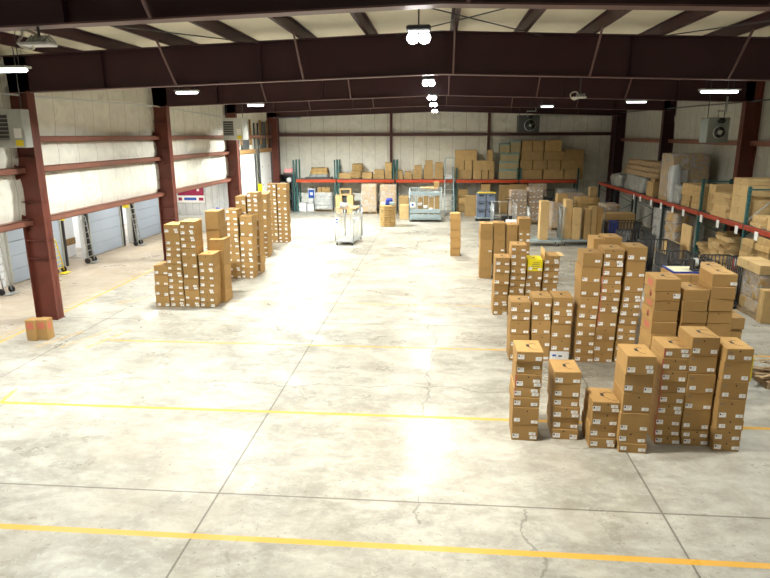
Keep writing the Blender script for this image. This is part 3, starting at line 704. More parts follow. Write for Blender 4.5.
big = [ # big cartons, fourth bay then fifth
 (457, 474, 168, 176.7), (457, 466, 159.3, 168), (466.4, 474, 159.3, 168), (457, 478.6, 149.4, 159.3), (475, 483.5, 168.3, 176.7), (484, 490, 168.3, 176.7), (490.6, 496, 168.3, 176.7), (474.5, 496, 159.3, 168.3), (488.7, 494, 149.4, 159.3),
 (521, 543, 167.8, 176.7), (544, 563.5, 167.8, 176.7), (564, 582, 167.8, 176.7), (521, 533, 159, 167.8), (533.5, 547, 159, 167.8), (547.5, 560, 159, 167.8), (560.5, 582, 159, 167.8), (522, 543, 150.7, 159), (543.5, 563.5, 150.7, 159), (564, 582, 149, 159), (522, 532, 140.5, 150.7), (532.4, 543.4, 140.5, 150.7), (544, 560, 140.5, 150.7)]
def rowname(v1): return {176.7: 'bottom', 168: 'second', 168.3: 'second', 167.8: 'second', 159.3: 'third', 159: 'third', 150.7: 'top'}[v1]
cntr = {}
for i, (u0, u1, v0, v1) in enumerate(big):
    bay = 'fourth' if u1 < 500 else 'fifth'; k = (bay, rowname(v1)); cntr[k] = cntr.get(k, 0) + 1
    simple_box(px(u0), px(u1) - .02, BY - .05, BY + .75, pz(v1), pz(v0) - .005, 'large tan carton, %s row, %s from left, %s bay of back rack' % (k[1], (['first'] + ORD[1:])[cntr[k] - 1], bay), 'large cartons on the back rack')
for k, (u0, u1, v0, v1) in enumerate(((500.5, 519.5, 167.5, 176.7), (500.5, 519.5, 160, 167.5), (501.5, 519.5, 152.4, 160), (500.5, 510, 143.4, 152), (511, 520.5, 141, 152))):
    o = simple_box(px(u0), px(u1), BY - .05, BY + .75, pz(v1), pz(v0) - .005, 'teal-film-wrapped carton on the back rack, %s' % ('lowest one', 'second one up', 'third one up', 'top left one', 'top right one')[k], 'teal wrapped cartons', mat='tealcard')
    b = MB(); w, h = (px(u1) - px(u0)) / 2, pz(v0) - pz(v1)
    b.box(-w - .004, w + .004, -.405, .405, h - .10, h + .004, M['tealwrap']); b.build('teal_wrap', parent=o)
simple_box(px(447.5), px(454), BY, BY + .5, ZS, ZS + .28, 'small white carton beside the ladder top on the back rack', None, 'whitebox', seam=False)

# ------------------------------------------------------------------ wrapped pallet loads
def load(x0, x1, y0, y1, z0, z1, label, loadmat='card_old', group=None, name='wrapped_pallet', wrap=True, lump=.03, rows=4, pal=True, seed=0, cols=2):
    base = ((x0 + x1) / 2, (y0 + y1) / 2, z0); t = thing(name, base, label, 'pallet load', group)
    z = z0
    if pal: pallet(base, x0 - .03, x1 + .03, y0 - .03, y1 + .03, z0, t); z += .151
    hh = (z1 - z) / rows; k = 0
    for r in range(rows):
        if loadmat in ('bag', 'tarp', 'kraft'):
            b = MB(); b.lumpy(x0, x1, y0, y1, z + r * hh, z + (r + 1) * hh, M[loadmat], amp=lump, seed=seed + r, n=5, freq=3)
            b.build('bag_layer', base, t)
        else:
            for c in range(cols):
                b = MB(); j = rnd.uniform(-.008, .008); ww = (x1 - x0) / cols
                b.box(x0 + c * ww + j + .004, x0 + (c + 1) * ww + j - .004, y0, y1, z + r * hh + .003, z + (r + 1) * hh, M[loadmat], bev=.01)
                b.build('carton', base, t)
    if wrap:
        b = MB(); b.lumpy(x0 - .02, x1 + .02, y0 - .02, y1 + .02, z0 + .1, z1 + .02, M['wrap'], amp=.022, seed=seed, n=7, freq=2.5, round_=.05); b.build('stretch_wrap', base, t)
    return t
load(-9.12, -7.85, 45.3, 46.1, 0, 1.36, 'pallet of silver film bags under the first rack bay', 'bag', lump=.08, rows=4)
for k in range(3): simple_box(-8.95 + k * .32, -8.67 + k * .32, 45.5, 45.95, 1.37, 1.75, 'small brown carton on the silver bags, %s of three' % ('left', 'centre', 'right')[k], 'cartons on the silver bags', seam=False)
simple_box(-10.32, -9.8, 45.2, 45.8, 0, .62, 'white carton on the floor at the left end of the back rack', None, 'whitebox')
simple_box(-9.72, -9.25, 45.3, 45.9, 0, .55, 'white and grey carton beside the pallet of silver bags', None, 'whitebox')
bundle(-9.7, -9.3, 45.35, 45.8, .55, .95, 'crumpled pale bag on the white and grey carton', None, mat='bag', seed=4, amp=.06, name='film_bag', cat='bag')
o = simple_box(-9.75, -9.25, 45.85, 46.3, .0, 1.65, 'tall blue and white printed carton under the first rack bay', None, 'whitebox', seam=False)
b = MB(); b.box(-.22, .22, -.235, -.225, .95, 1.55, M['blueink']); b.box(-.1, .1, -.24, -.23, 1.15, 1.35, M['paper']); b.build('blue_print', parent=o)
# tan crates on the floor
t = thing('wooden_crate', (-6.8, 44.6, 0), 'open tan crate pair with dark gap under the second rack bay', 'crate'); base = (-6.8, 44.6, 0)
b = MB(); b.box(-7.42, -6.95, 44.2, 44.95, 0, 1.3, M['card_light'], bev=.01); b.box(-6.6, -6.15, 44.2, 44.95, 0, 1.3, M['card_light'], bev=.01); b.build('side_carton', base, t)
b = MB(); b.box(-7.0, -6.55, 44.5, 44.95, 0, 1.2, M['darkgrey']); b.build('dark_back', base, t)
b = MB(); b.box(-7.1, -6.3, 44.25, 44.9, 1.3, 1.38, M['card_light']); b.box(-7.1, -7.02, 44.25, 44.9, 1.38, 1.7, M['card_light']); b.box(-6.38, -6.3, 44.25, 44.9, 1.38, 1.7, M['card_light']); b.box(-7.1, -6.3, 44.25, 44.9, 1.7, 1.76, M['card_light']); b.build('top_tray', base, t)
load(-5.5, -4.45, 44.0, 44.9, 0, 2.1, 'tall wrapped brown pallet load left of the round fibre drum stack', 'card_old', rows=4, seed=3)
load(-4.2, -3.05, 44.2, 45.0, 0, 2.05, 'tall wrapped brown pallet load right behind the round drum stack', 'card_old', rows=4, seed=5)
# round fibreboard stack
b = MB(); c0 = (-3.15, 38.1, 0); prof = []
for k in range(9): z = k * .145; prof += [(.44, z + .003), (.50, z + .02), (.50, z + .12), (.44, z + .14)]
b.lathe(prof, c0, M['kraft'], n=10, smooth=False)
tag(b.build('fibre_drum', c0), 'round brown layered cardboard bin on the floor in front of the back rack', 'bin')
bundle(-3.25, -2.85, 37.9, 38.3, 1.31, 1.66, 'dark blue bag on the round brown bin', None, mat='blue', seed=2, amp=.05, name='plastic_bag', cat='bag')
bundle(-3.0, -2.72, 37.8, 38.1, 1.31, 1.5, 'pale blue bag on the right edge of the round bin', None, mat='bluegrey', seed=6, amp=.04, name='plastic_bag', cat='bag')
bundle(-3.55, -3.25, 37.9, 38.3, 1.31, 1.42, 'white sheet bundle on the left of the round bin', None, mat='whitebox', seed=8, amp=.03, name='plastic_bag', cat='bag')

# ------------------------------------------------------------------ wheels and carts
def caster(base, x, y, t, r=.07):
    b = MB(); b.lathe([(r * .9, -.02), (r, -.012), (r, .012), (r * .9, .02)], (x, y, r), M['black'], n=14, axis='X')
    c = MB().box(x - .03, x + .03, y - .02, y + .02, r, r * 2 + .01, M['steel']).build('caster', base, t); b.build('wheel', base, c)
    return c
def cage_cart(x0, x1, y0, y1, z1, label, mat='bluegrey', deckz=.22, top=False, mid=True, sides='LRB', rz=0., step=.14):
    base = ((x0 + x1) / 2, (y0 + y1) / 2, 0); t = thing('cage_cart', base, label, 'cart', rz=rz); m = M[mat]; rb_ = .02 if mat == 'blackmetal' else .014
    for x in (x0 + .06, x1 - .06):
        for y in (y0 + .06, y1 - .06): caster(base, x, y, t)
    b = MB(); b.box(x0, x1, y0, y1, deckz - .06, deckz, m, bev=.008); b.build('deck', base, t)
    for s_ in sides:
        b = MB(); 
        if s_ in 'LR':
            x = x0 if s_ == 'L' else x1
            for y in (y0, y1): b.tube([(x, y, deckz), (x, y, z1)], .022, m)
            b.tube([(x, y0, z1), (x, y1, z1)], .022, m)
            if mid: b.tube([(x, y0, (z1 + deckz) / 2), (x, y1, (z1 + deckz) / 2)], .016, m, n=6)
            k = y0 + step
            while k < y1 - .03: b.tube([(x, k, deckz), (x, k, z1)], rb_, m, n=5); k += step
        else:
            y = y1 if s_ == 'B' else y0
            for x in (x0, x1): b.tube([(x, y, deckz), (x, y, z1)], .022, m)
            b.tube([(x0, y, z1), (x1, y, z1)], .022, m)
            if mid: b.tube([(x0, y, (z1 + deckz) / 2), (x1, y, (z1 + deckz) / 2)], .016, m, n=6)
            k = x0 + step
            while k < x1 - .03: b.tube([(k, y, deckz), (k, y, z1)], rb_, m, n=5); k += step
        b.build('side_frame', base, t)
    return t
t = cage_cart(-5.15, -4.2, 31.0, 32.9, 1.85, 'tall wire cage cart standing alone in the open floor', rz=-.12, step=.30, mid=False, sides='LRB', mat='steel')
base = (-4.675, 31.95, 0)
b = MB(); b.box(-5.15, -4.95, 30.97, 31.0, 1.05, 1.45, M['paper']); b.box(-5.11, -4.99, 30.965, 30.97, 1.28, 1.36, M['blueink']); b.box(-5.12, -4.98, 30.965, 30.97, 1.13, 1.19, M['blueink']); b.build('blue_mark_sign', base, t)
b = MB(); b.box(-4.4, -4.19, 31.6, 32.3, 1.05, 1.3, M['paper']); b.build('paper_sign', base, t)
b = MB(); b.box(-5.2, -4.15, 30.98, 32.0, 1.86, 1.9, M['wood']); tag(b.build('plywood_board', (-4.7, 31.5, 1.86), rz=-.12), 'plywood board lying on top of the tall wire cage cart', 'board')
bundle(-5.05, -4.65, 31.1, 31.9, 1.905, 2.12, 'crumpled clear film heap on the plywood board of the cage cart', None, mat='bag', seed=12, amp=.08, name='film_heap', cat='film')

t = cage_cart(-1.9, .15, 39.9, 41.1, 2.1, 'wide pale blue steel cart with slatted front in front of the back rack', sides='LRB', mat='bluegrey'); base = (-.875, 40.5, 0)
b = MB(); b.box(-1.85, .1, 39.88, 39.92, .25, .5, M['bluegrey'], bev=.01); b.box(-1.85, .1, 39.88, 39.92, .58, .85, M['bluegrey'], bev=.01); b.build('front_panel', base, t)
b = MB(); b.box(-1.85, .1, 39.88, 39.93, 1.75, 1.95, M['bluegrey'], bev=.01); b.build('top_rail', base, t)
b = MB(); b.box(-1.85, -1.5, 39.86, 39.88, .95, 1.3, M['paper']); b.lathe([(.07, -.02), (.07, 0)], (-1.68, 39.86, 1.12), M['blueink'], axis='Y', smooth=False); b.build('round_mark_sign', base, t)
for k in range(4): simple_box(-1.35 + k * .36, -1.05 + k * .36, 40.2, 40.8, .225, 1.5 + .1 * (k % 2), 'narrow brown carton standing inside the wide blue cart, %s' % ('leftmost', 'second', 'third', 'rightmost')[k], 'cartons inside the wide blue cart')
for k in range(4): bundle(-1.3 + k * .32, -1.08 + k * .34, 39.98, 40.15, 1.05 - .16 * k, 1.22 - .16 * k, 'white crumpled paper wad in the wide blue cart, %s' % ('topmost', 'second', 'third', 'lowest')[k], 'paper wads in the blue cart', mat='paper', seed=20 + k, amp=.05, name='paper_wad', cat='paper')
b = MB(); b.box(-1.2, -.1, 40.1, 40.9, 2.13, 2.2, M['wood']); tag(b.build('plywood_board', (-.6, 40.5, 2.13)), 'pink-tan board laid across the wide blue cart', 'board')
simple_box(-.35, .0, 40.2, 40.6, 2.2, 2.55, 'small brown carton on the board over the blue cart', None)
o = simple_box(-2.6, -1.98, 41.2, 41.9, 0, .95, 'tan carton with pale front leaning left of the blue cart', None, 'card_light')
simple_box(-2.75, -2.1, 43.0, 43.8, 0, 1.35, 'brown carton behind the left end of the blue cart', None)

# rolling ladder
t = thing('rolling_ladder', (.7, 43.9, 0), 'grey rolling stair ladder reaching above the back rack shelf', 'ladder'); base = (.7, 43.9, 0)
b = MB()
for x in (.4, 1.0):
    b.tube([(x, 42.6, .1), (x, 44.4, 2.9)], .03, M['bluegrey']); b.tube([(x, 44.4, .1), (x, 44.4, 3.9)], .03, M['bluegrey']); b.tube([(x, 43.6, 2.7), (x, 43.8, 3.9), (x, 44.4, 3.9)], .025, M['bluegrey']); b.tube([(x, 42.6, .12), (x, 44.4, .12)], .025, M['bluegrey'])
b.tube([(.4, 44.4, 3.9), (1.0, 44.4, 3.9)], .025, M['bluegrey']); b.build('ladder_frame', base, t)
for k in range(8):
    b = MB(); y = 42.75 + k * .235; z = .3 + k * .36; b.box(.42, .98, y, y + .2, z, z + .03, M['steel']); b.build('step', base, t)
for x in (.4, 1.0):
    for y in (42.65, 44.4): caster(base, x, y, t, .06)

# goods under the back rack, right half
simple_box(1.8, 2.55, 42.9, 43.6, 0, 1.42, 'tall plain brown carton standing right of the rolling ladder', None)
for k in range(3): bundle(1.35, 2.05 + .1 * (k == 1), 45.2, 45.9, .0 + k * .55, .54 + k * .55, 'crumpled brown carton pile behind the tall plain one, %s' % ('bottom', 'middle', 'top')[k], 'crumpled cartons by the ladder', seed=30 + k, amp=.07)
for c in range(2):
    for r in range(3):
        x0 = 2.45 + c * .62; z0 = .25 + r * .52; y0 = 40.6
        base = (x0 + .29, y0 + .4, z0); lab = 'grey-blue plastic tote, %s of the %s stack by the tall brown carton' % (('bottom', 'middle', 'top')[r], ('left', 'right')[c])
        b = MB(); b.box(x0 + .02, x0 + .56, y0 + .02, y0 + .78, z0, z0 + .45, M['blueplastic'], bev=.02); b.box(x0, x0 + .58, y0, y0 + .8, z0 + .45, z0 + .50, M['blueplastic'], bev=.008)
        b.box(x0 + .15, x0 + .43, y0 - .002, y0 + .02, z0 + .33, z0 + .39, M['black'])
        tag(b.build('plastic_tote', base), lab, 'tote', 'grey-blue totes')
b = MB(); b.box(2.4, 3.75, 40.5, 41.45, 0, .04, M['darkgrey']); b.box(2.4, 3.75, 40.5, 41.45, .18, .24, M['bluegrey']); 
for x in (2.5, 3.65):
    for y in (40.6, 41.35): b.lathe([(.07, -.03), (.07, .03)], (x, y, .11), M['black'], axis='X')
tag(b.build('platform_dolly', (3.07, 41, 0)), 'low blue-grey dolly under the plastic totes', 'dolly')
b = MB(); b.box(2.5, 3.65, 40.6, 41.3, 1.80, 1.83, M['yellowp']); tag(b.build('yellow_board', (3.07, 41., 1.8)), 'thin yellow board lying on the plastic totes', 'board')
# near tubular carts (thin rails) between totes and labelled pallet
cage_cart(3.0, 4.25, 34.4, 36., 1.75, 'empty pale tubular cart in front of the labelled pallet', mat='steel', step=.5)
load(4.45, 5.45, 39.1, 40.2, 0, 2.1, 'wrapped pallet of white-labelled brown cartons behind the farther plain row', 'card', rows=5, seed=8)
load(5.55, 6.45, 39.3, 40.4, 0, 2.25, 'second wrapped pallet of white-labelled cartons beside a tubular cart', 'card', rows=6, seed=9)
for o in list(C.objects):
    if o.name.startswith('wrapped_pallet') and 'white-labelled' in o.get('label', ''):
        for ch in list(o.children):
            if ch.name.startswith('carton'):
                me = ch.data; xs = [v.co.x for v in me.vertices]; zs_ = [v.co.z for v in me.vertices]; ys = [v.co.y for v in me.vertices]
                for f in (.28, .74):
                    q = put_label(ch, min(xs) + (max(xs) - min(xs)) * f, min(zs_) + (max(zs_) - min(zs_)) * (.35 + .3 * rnd.random()), rnd.choice((0, 1, 3)), min(ys) - .03)
simple_box(4.3, 5.0, 44.9, 45.7, 0, 2.0, 'tall brown carton under the back rack behind the labelled pallet', None)
simple_box(5.0, 6.2, 44.8, 45.5, 0, 2.05, 'wide brown carton under the back rack right of the post', None)
simple_box(3.0, 3.65, 45.2, 45.9, 1.55, 2.05, 'brown carton on grey bales beneath the rack beam', None)
load(2.9, 3.75, 45.1, 46.0, 0, 1.54, 'grey wrapped bale stack under the fourth rack bay', 'tarp', rows=3, seed=31)
# pallet jack / black machine
t = thing('floor_scrubber', (7.2, 42.2, 0), 'black machine standing between labelled pallet and tall cartons', 'machine'); base = (7.2, 42.2, 0)
b = MB(); b.box(6.8, 7.65, 41.7, 42.7, .12, 1.0, M['black'], bev=.06); b.box(6.9, 7.5, 41.9, 42.6, 1.0, 1.45, M['darkgrey'], bev=.05); b.build('body', base, t)
b = MB(); b.tube([(6.9, 41.9, 1.4), (6.9, 41.6, 1.95), (7.5, 41.6, 1.95), (7.5, 41.9, 1.4)], .03, M['black']); b.build('handle', base, t)
b = MB()
for x in (6.8, 7.65): b.lathe([(.15, -.05), (.16, 0), (.15, .05)], (x, 41.9, .16), M['black'], axis='X')
b.build('wheel', base, t)
# steel platform carts with tall cartons
def u_boat(x0, x1, y0, y1, label, h=1.9):
    base = ((x0 + x1) / 2, (y0 + y1) / 2, 0); t = thing('platform_cart', base, label, 'cart')
    b = MB(); b.box(x0, x1, y0, y1, .22, .30, M['bluegrey'], bev=.01); b.build('deck', base, t)
    for x in (x0 + .1, x1 - .1):
        for y in (y0 + .08, y1 - .08): caster(base, x, y, t, .085)
    for x in (x0 + .03, x1 - .03):
        b = MB(); b.tube([(x, y0 + .06, .3), (x, y0 + .06, h), (x, y1 - .06, h), (x, y1 - .06, .3)], .028, M['steel'])
        b.tube([(x, y0 + .06, h * .6), (x, y1 - .06, h * .6)], .02, M['steel'])
        for q in range(1, 5): yy = y0 + .06 + (y1 - y0 - .12) * q / 5; b.tube([(x, yy, .3), (x, yy, h)], .014, M['steel'], n=5)
        b.build('end_hoop', base, t)
    return t
u_boat(4.5, 6.15, 31.3, 32.3, 'steel platform cart with tall hoop ends behind the open-flapped stack')
simple_box(5.08, 5.5, 31.45, 32.1, .305, 2.25, 'tall narrow tan carton on the left platform cart', 'tall cartons on the carts', 'card_light')
u_boat(6.3, 8.3, 31.6, 32.8, 'longer steel platform cart loaded with tall brown cartons')
for k, (a, c, y, h) in enumerate(((6.38, 6.72, 31.9, 2.28), (6.74, 7.12, 31.65, 1.9), (7.32, 7.62, 31.7, 1.85), (7.64, 7.92, 31.75, 1.95), (7.94, 8.2, 31.8, 1.9))):
    simple_box(a, c, y, y + .7, .305, h, 'tall brown carton on the longer platform cart, %s from the left' % (['first'] + ORD[1:])[k], 'tall cartons on the carts', ('card_light', 'card_light', 'card_old', 'card_old', 'card')[k])
simple_box(6.9, 7.5, 37.0, 37.7, 1.6, 2.1, 'brown carton with pale square label on top of a stack behind the carts', None)
load(6.6, 7.8, 36.8, 38.0, 0, 1.59, 'wrapped load supporting the square-labelled carton behind the carts', 'card_old', rows=3, seed=13)
for k in range(4): bundle(8.1, 9.7 - .1 * k, 37.2, 38.3, .2 + .42 * k, .61 + .42 * k, 'long flattened brown bale behind the black carts, %s' % ('bottom', 'second', 'third', 'top')[k], 'long bales behind the black carts', seed=40 + k, amp=.05)
# long tan cartons lying flat behind the black cage carts
for k in range(3): simple_box(8.75 + .1 * (k == 1), 10.35, 33.6, 34.4, .15 + k * .42, .56 + k * .42, 'long tan carton lying flat behind the black cage carts, %s' % ('bottom', 'middle', 'top')[k], 'long flat cartons', 'card_old')
pallet((9.5, 34., 0), 8.75, 10.3, 33.6, 34.4, 0); p_ = C.objects[-1]; tag(p_, 'low wooden pallet under the long flat cartons', 'pallet')
simple_box(9.3, 9.75, 39.4, 40.0, 0, 2.3, 'tall pale carton standing at the far corner by the right rack', None, 'card_light')
cage_cart(8.5, 10.1, 31.9, 32.8, 1.15, 'black wire cart in front of the long flat cartons', mat='blackmetal', step=.16, sides='LRBF')
bundle(8.7, 9.1, 32.1, 32.5, .225, 1.2, 'white-topped blue bottle bundle inside the black wire cart', None, mat='blue', seed=50, amp=.03, name='plastic_bag', cat='bag')
bundle(9.2, 9.8, 32.1, 32.6, .225, .7, 'pale sheet heap inside the black wire cart', None, mat='whitebox', seed=51, amp=.04, name='plastic_bag', cat='bag')
for k, (x0, x1, y0, y1) in enumerate(((7.6, 8.6, 20.9, 21.9), (7.5, 8.5, 19.2, 20.2), (8.7, 9.6, 20.0, 21.0), (6.6, 7.4, 18.2, 19.2), (7.5, 8.6, 22.6, 23.8), (7.3, 8.4, 24.6, 26.0))):
    cage_cart(x0, x1, y0, y1, 1.55 + .02 * k, 'black wire cage cart %s' % ('behind the others beside the right rack', 'nearest the plain carton stacks', 'close to the right rack leg', 'just right of the tall stacks', 'deeper behind the tall stacks', 'deepest in the row behind the tall stacks')[k], mat='blackmetal', step=.12)
bundle(8.75, 9.55, 20.1, 20.9, .225, .9, 'clear film heap inside the black cage cart by the rack leg', None, mat='bag', seed=55, amp=.07, name='film_heap', cat='film')
# sheet with blue edge and tape gun on the plain stacks
t = thing('blue_edged_board', (5.25, 13.3, 2.66), 'pale yellow sheet with blue edge behind the plain stacks', 'board'); base = (5.25, 13.3, 2.66)
b = MB(); b.box(4.95, 5.55, 13.15, 13.75, 2.66, 2.68, M['palesheet']); b.build('sheet', base, t)
b = MB(); b.box(4.94, 5.57, 13.12, 13.15, 2.655, 2.69, M['blue']); b.box(4.92, 4.95, 13.12, 13.77, 2.655, 2.69, M['blue']); b.build('blue_edge', base, t)
load(4.87, 5.63, 13.02, 13.72, 0, 2.653, 'brown stack carrying the blue-edged sheet behind the plain stacks', 'card', rows=6, wrap=False, seed=60)
t = thing('tape_dispenser', (5.42, 13.3, 2.681), 'black tape dispenser lying on the blue-edged sheet', 'dispenser'); base = (5.42, 13.3, 2.681)
b = MB(); b.box(5.34, 5.5, 13.2, 13.4, 2.681, 2.73, M['black'], bev=.01); b.box(5.35, 5.38, 13.22, 13.4, 2.73, 2.93, M['black']); b.box(5.46, 5.49, 13.22, 13.4, 2.73, 2.93, M['black']); b.build('body', base, t)
b = MB(); b.lathe([(.09, -.035), (.09, .035)], (5.42, 13.3, 2.86), M['greymetal'], axis='X'); b.build('tape_roll', base, t)

for k, (x0, x1, y0, y1, h, m, lb) in enumerate((
  (7.9, 9.0, 39.2, 40.2, 1.9, 'card_old', 'brown wrapped load deep behind the platform carts'), (9.1, 9.95, 35.2, 36.4, 1.7, 'kraft', 'kraft bale load beside the far end of the right rack'),
  (6.9, 7.9, 34.2, 35.3, 1.5, 'card_old', 'brown load just behind the longer platform cart'), (8.0, 8.7, 34.6, 35.6, 1.35, 'kraft', 'low kraft bale load behind the longer platform cart'),
  (8.2, 9.4, 43.6, 44.6, 1.8, 'tarp', 'grey wrapped load under the right end of the back rack'), (6.3, 7.6, 44.9, 45.9, 2.1, 'card_old', 'brown load under the last bay of the back rack'))):
    load(x0, x1, y0, y1, 0, h, lb, m, rows=4, seed=200 + k * 7, lump=.05)
t = thing('pallet_jack', (4.1, 37.4, 0), 'dark pallet jack behind the empty tubular cart', 'pallet jack'); base = (4.1, 37.4, 0)
b = MB(); b.box(3.75, 4.45, 37.3, 37.6, .1, .75, M['black'], bev=.03); b.build('pump_body', base, t)
b = MB(); b.tube([(4.1, 37.35, .6), (4.1, 37.1, 1.75)], .03, M['black']); b.tube([(3.9, 37.1, 1.75), (4.3, 37.1, 1.75), (4.3, 37.1, 1.9), (3.9, 37.1, 1.9), (3.9, 37.1, 1.75)], .02, M['black']); b.build('tiller', base, t)
for x in (3.8, 4.3): MB().box(x, x + .16, 37.6, 39.0, .08, .16, M['black']).build('fork', base, t)
# ------------------------------------------------------------------ right pallet rack
RX0, RX1, RB = 10.4, 11.55, 2.47
t = thing('pallet_rack', (10.97, 30, 0), 'long pallet rack with white-tagged orange beam along right wall', 'rack'); base = (10.97, 30, 0)
RY = [14.6, 18.3, 22.0, 25.8, 29.9, 34.0, 38.1, 41.9]
for k, y in enumerate(RY):
    for x in (RX0 + .05, RX1 - .05):
        b = MB(); rack_post(b, x, y, 3.75 if k in (2, 3) else 2.44, M['teal'] if k < 4 else M['darkteal']); b.build('upright_post', base, t)
    b = MB(); zt = 3.65 if k in (2, 3) else 2.35
    b.bar((RX0 + .05, y, zt), (RX1 - .05, y, zt), .05, M['teal'])
    for q in range(4): b.bar((RX0 + .05, y, .3 + q * .6 + (.0 if q % 2 else .55)), (RX1 - .05, y, .3 + q * .6 + (.55 if q % 2 else .0)), .03, M['teal'])
    if k == 2: b.bar((RX0 + .1, y, 2.6), (RX1 - .05, y, zt - .1), .035, M['greymetal'])
    b.build('frame_brace', base, t)
for a, c in zip(RY, RY[1:]):
    for x in (RX0, RX1 - .04):
        b = MB(); b.box(x - .03, x + .03, a + .05, c - .05, RB - .17, RB, M['redbeam'], bev=.01); b.build('orange_beam', base, t)
    b = MB(); b.box(RX0 + .03, RX1 - .05, a + .06, c - .06, RB - .03, RB, M['darkgrey']); b.build('deck', base, t)
for y in (19.6, 21.0, 22.4, 23.9, 25.4, 27.25, 28.5, 30., 31.4, 33.1, 34.2):
    b = MB(); b.box(RX0 - .045, RX0 - .035, y - .11, y + .11, RB - .38, RB - .10, M['paper']); b.build('shelf_tag', base, t)
R1 = RB + .002
g = 'brown bundles on the right rack shelf'
def R(o, **k): return o
# far end
bundle(10.5, 11.5, 33.3, 36.4, R1, R1 + .85, 'grey plastic sheeting heap on the right rack at its far part', None, mat='tarp', seed=70, amp=.14, name='plastic_sheeting', cat='sheeting')
for k, (z, d) in enumerate(((.86, 0), (1.12, .1), (1.38, .2))):
    bundle(10.5 + d, 11.5, 31.6 + d, 37.2 - d, R1 + z, R1 + z + .26, 'long brown wrapped bundle over the grey sheeting, %s layer' % ('bottom', 'middle', 'top')[k], 'long wrapped bundles', seed=72 + k, amp=.07, mat='woodold')
simple_box(10.5, 11.35, 31.75, 32.7, R1, R1 + .7, 'brown carton on the right rack before the grey sheeting', None)
simple_box(10.6, 11.05, 31.9, 32.5, R1 + .701, R1 + .86, 'flat small carton atop the carton before the grey sheeting', None, seam=False)
bundle(10.5, 11.3, 37.4, 39.6, R1, R1 + .7, 'pale film-covered bundle at the far end of the right rack', None, mat='tarp', seed=77, amp=.1)
# big wrapped crate-like load
load(10.5, 12.1, 29.4, 30.9, R1, 4.6, 'huge film-wrapped brown carton load standing on the right rack', 'card_old', rows=3, pal=False, seed=80, cols=2)
bundle(10.35, 10.75, 28.9, 29.38, R1, 4.1, 'torn clear film hanging down the huge wrapped load', None, mat='bag', seed=84, amp=.12, name='film_drape', cat='film')
b = MB(); b.box(-.2, .2, -.004, 0, -.25, .3, M['paper']); o = b.build('paper_sheet'); o.location = (10.95, 29.33, 3.6); tag(o, 'white paper sheet stuck to the huge wrapped load', 'paper')
bundle(10.45, 11.2, 28.2, 29.2, R1, R1 + .8, 'pale film-wrapped lump before the huge wrapped load', None, mat='tarp', seed=83, amp=.06)
k = 0
for (y0, y1, nz_) in ((27.1, 28.1, 4), (26.1, 27.0, 4)):
    for r in range(nz_):
        simple_box(10.5 + rnd.uniform(0, .06), 11.3, y0, y1, R1 + r * .24, R1 + r * .24 + .235, 'flat brown carton on the right rack %s, %s up' % ('behind the teal post' if y0 < 27 else 'before the huge wrapped load', (['first'] + ORD[1:])[r]), g, 'card_old', rz=rnd.uniform(-.05, .05))
simple_box(10.6, 12.1, 25.0, 25.6, R1, R1 + .75, 'long tan carton lying crosswise at back of the right rack, lower one', None, 'card_old'); simple_box(10.6, 12.15, 24.95, 25.55, R1 + .752, R1 + 1.1, 'long tan carton lying crosswise at back of the right rack, upper one', None, 'card_light')
for c in range(2):
    for r in range(6):
        if c == 1 and r > 4: continue
        bundle(10.45 + c * .42 + rnd.uniform(-.03, .03), 10.85 + c * .46, 23.5 + rnd.uniform(-.05, .1), 24.8, R1 + r * .145, R1 + (r + 1) * .145, 'flat kraft packet in the loose pile between two rack posts', 'flat packets between the rack posts', seed=90 + c * 9 + r, amp=.03, name='paper_packet', cat='packet', mat='card_light', rz=rnd.uniform(-.08, .08))
for r, (z0, z1, m) in enumerate(((0, .5, 'card_light'), (.504, .9, 'card_light'), (.904, 1.28, 'card_light'), (1.284, 1.5, 'card_light'))):
    simple_box(10.5 - .0 * r, 12.35, 22.25 + .03 * r, 23.35, R1 + z0, R1 + z1, 'wide pale tan carton in the big flat pile on the near right rack, %s' % ('bottom', 'second', 'third', 'top')[r], 'wide flat pile on the right rack', m)
for r in range(3): simple_box(10.5 + .05 * r, 11.45, 20.95 + .1 * r, 21.85, R1 + r * .12, R1 + r * .12 + .115, 'thin pale tan carton slab on the near right rack, %s' % ('bottom', 'middle', 'top')[r], 'thin slabs on the right rack', 'card_light', rz=rnd.uniform(-.15, .15))
simple_box(10.5, 11.25, 19.9, 20.7, R1, R1 + .45, 'upright tan carton at the near end of the shelf, lower one', None, 'card_light'); simple_box(10.5, 11.2, 19.9, 20.6, R1 + .452, R1 + .9, 'upright tan carton at the near end of the shelf, upper one', None, 'card_light')
simple_box(10.5, 11.3, 18.6, 19.6, R1, R1 + .9, 'carton at the very near end of the right rack shelf', None, 'card_light')
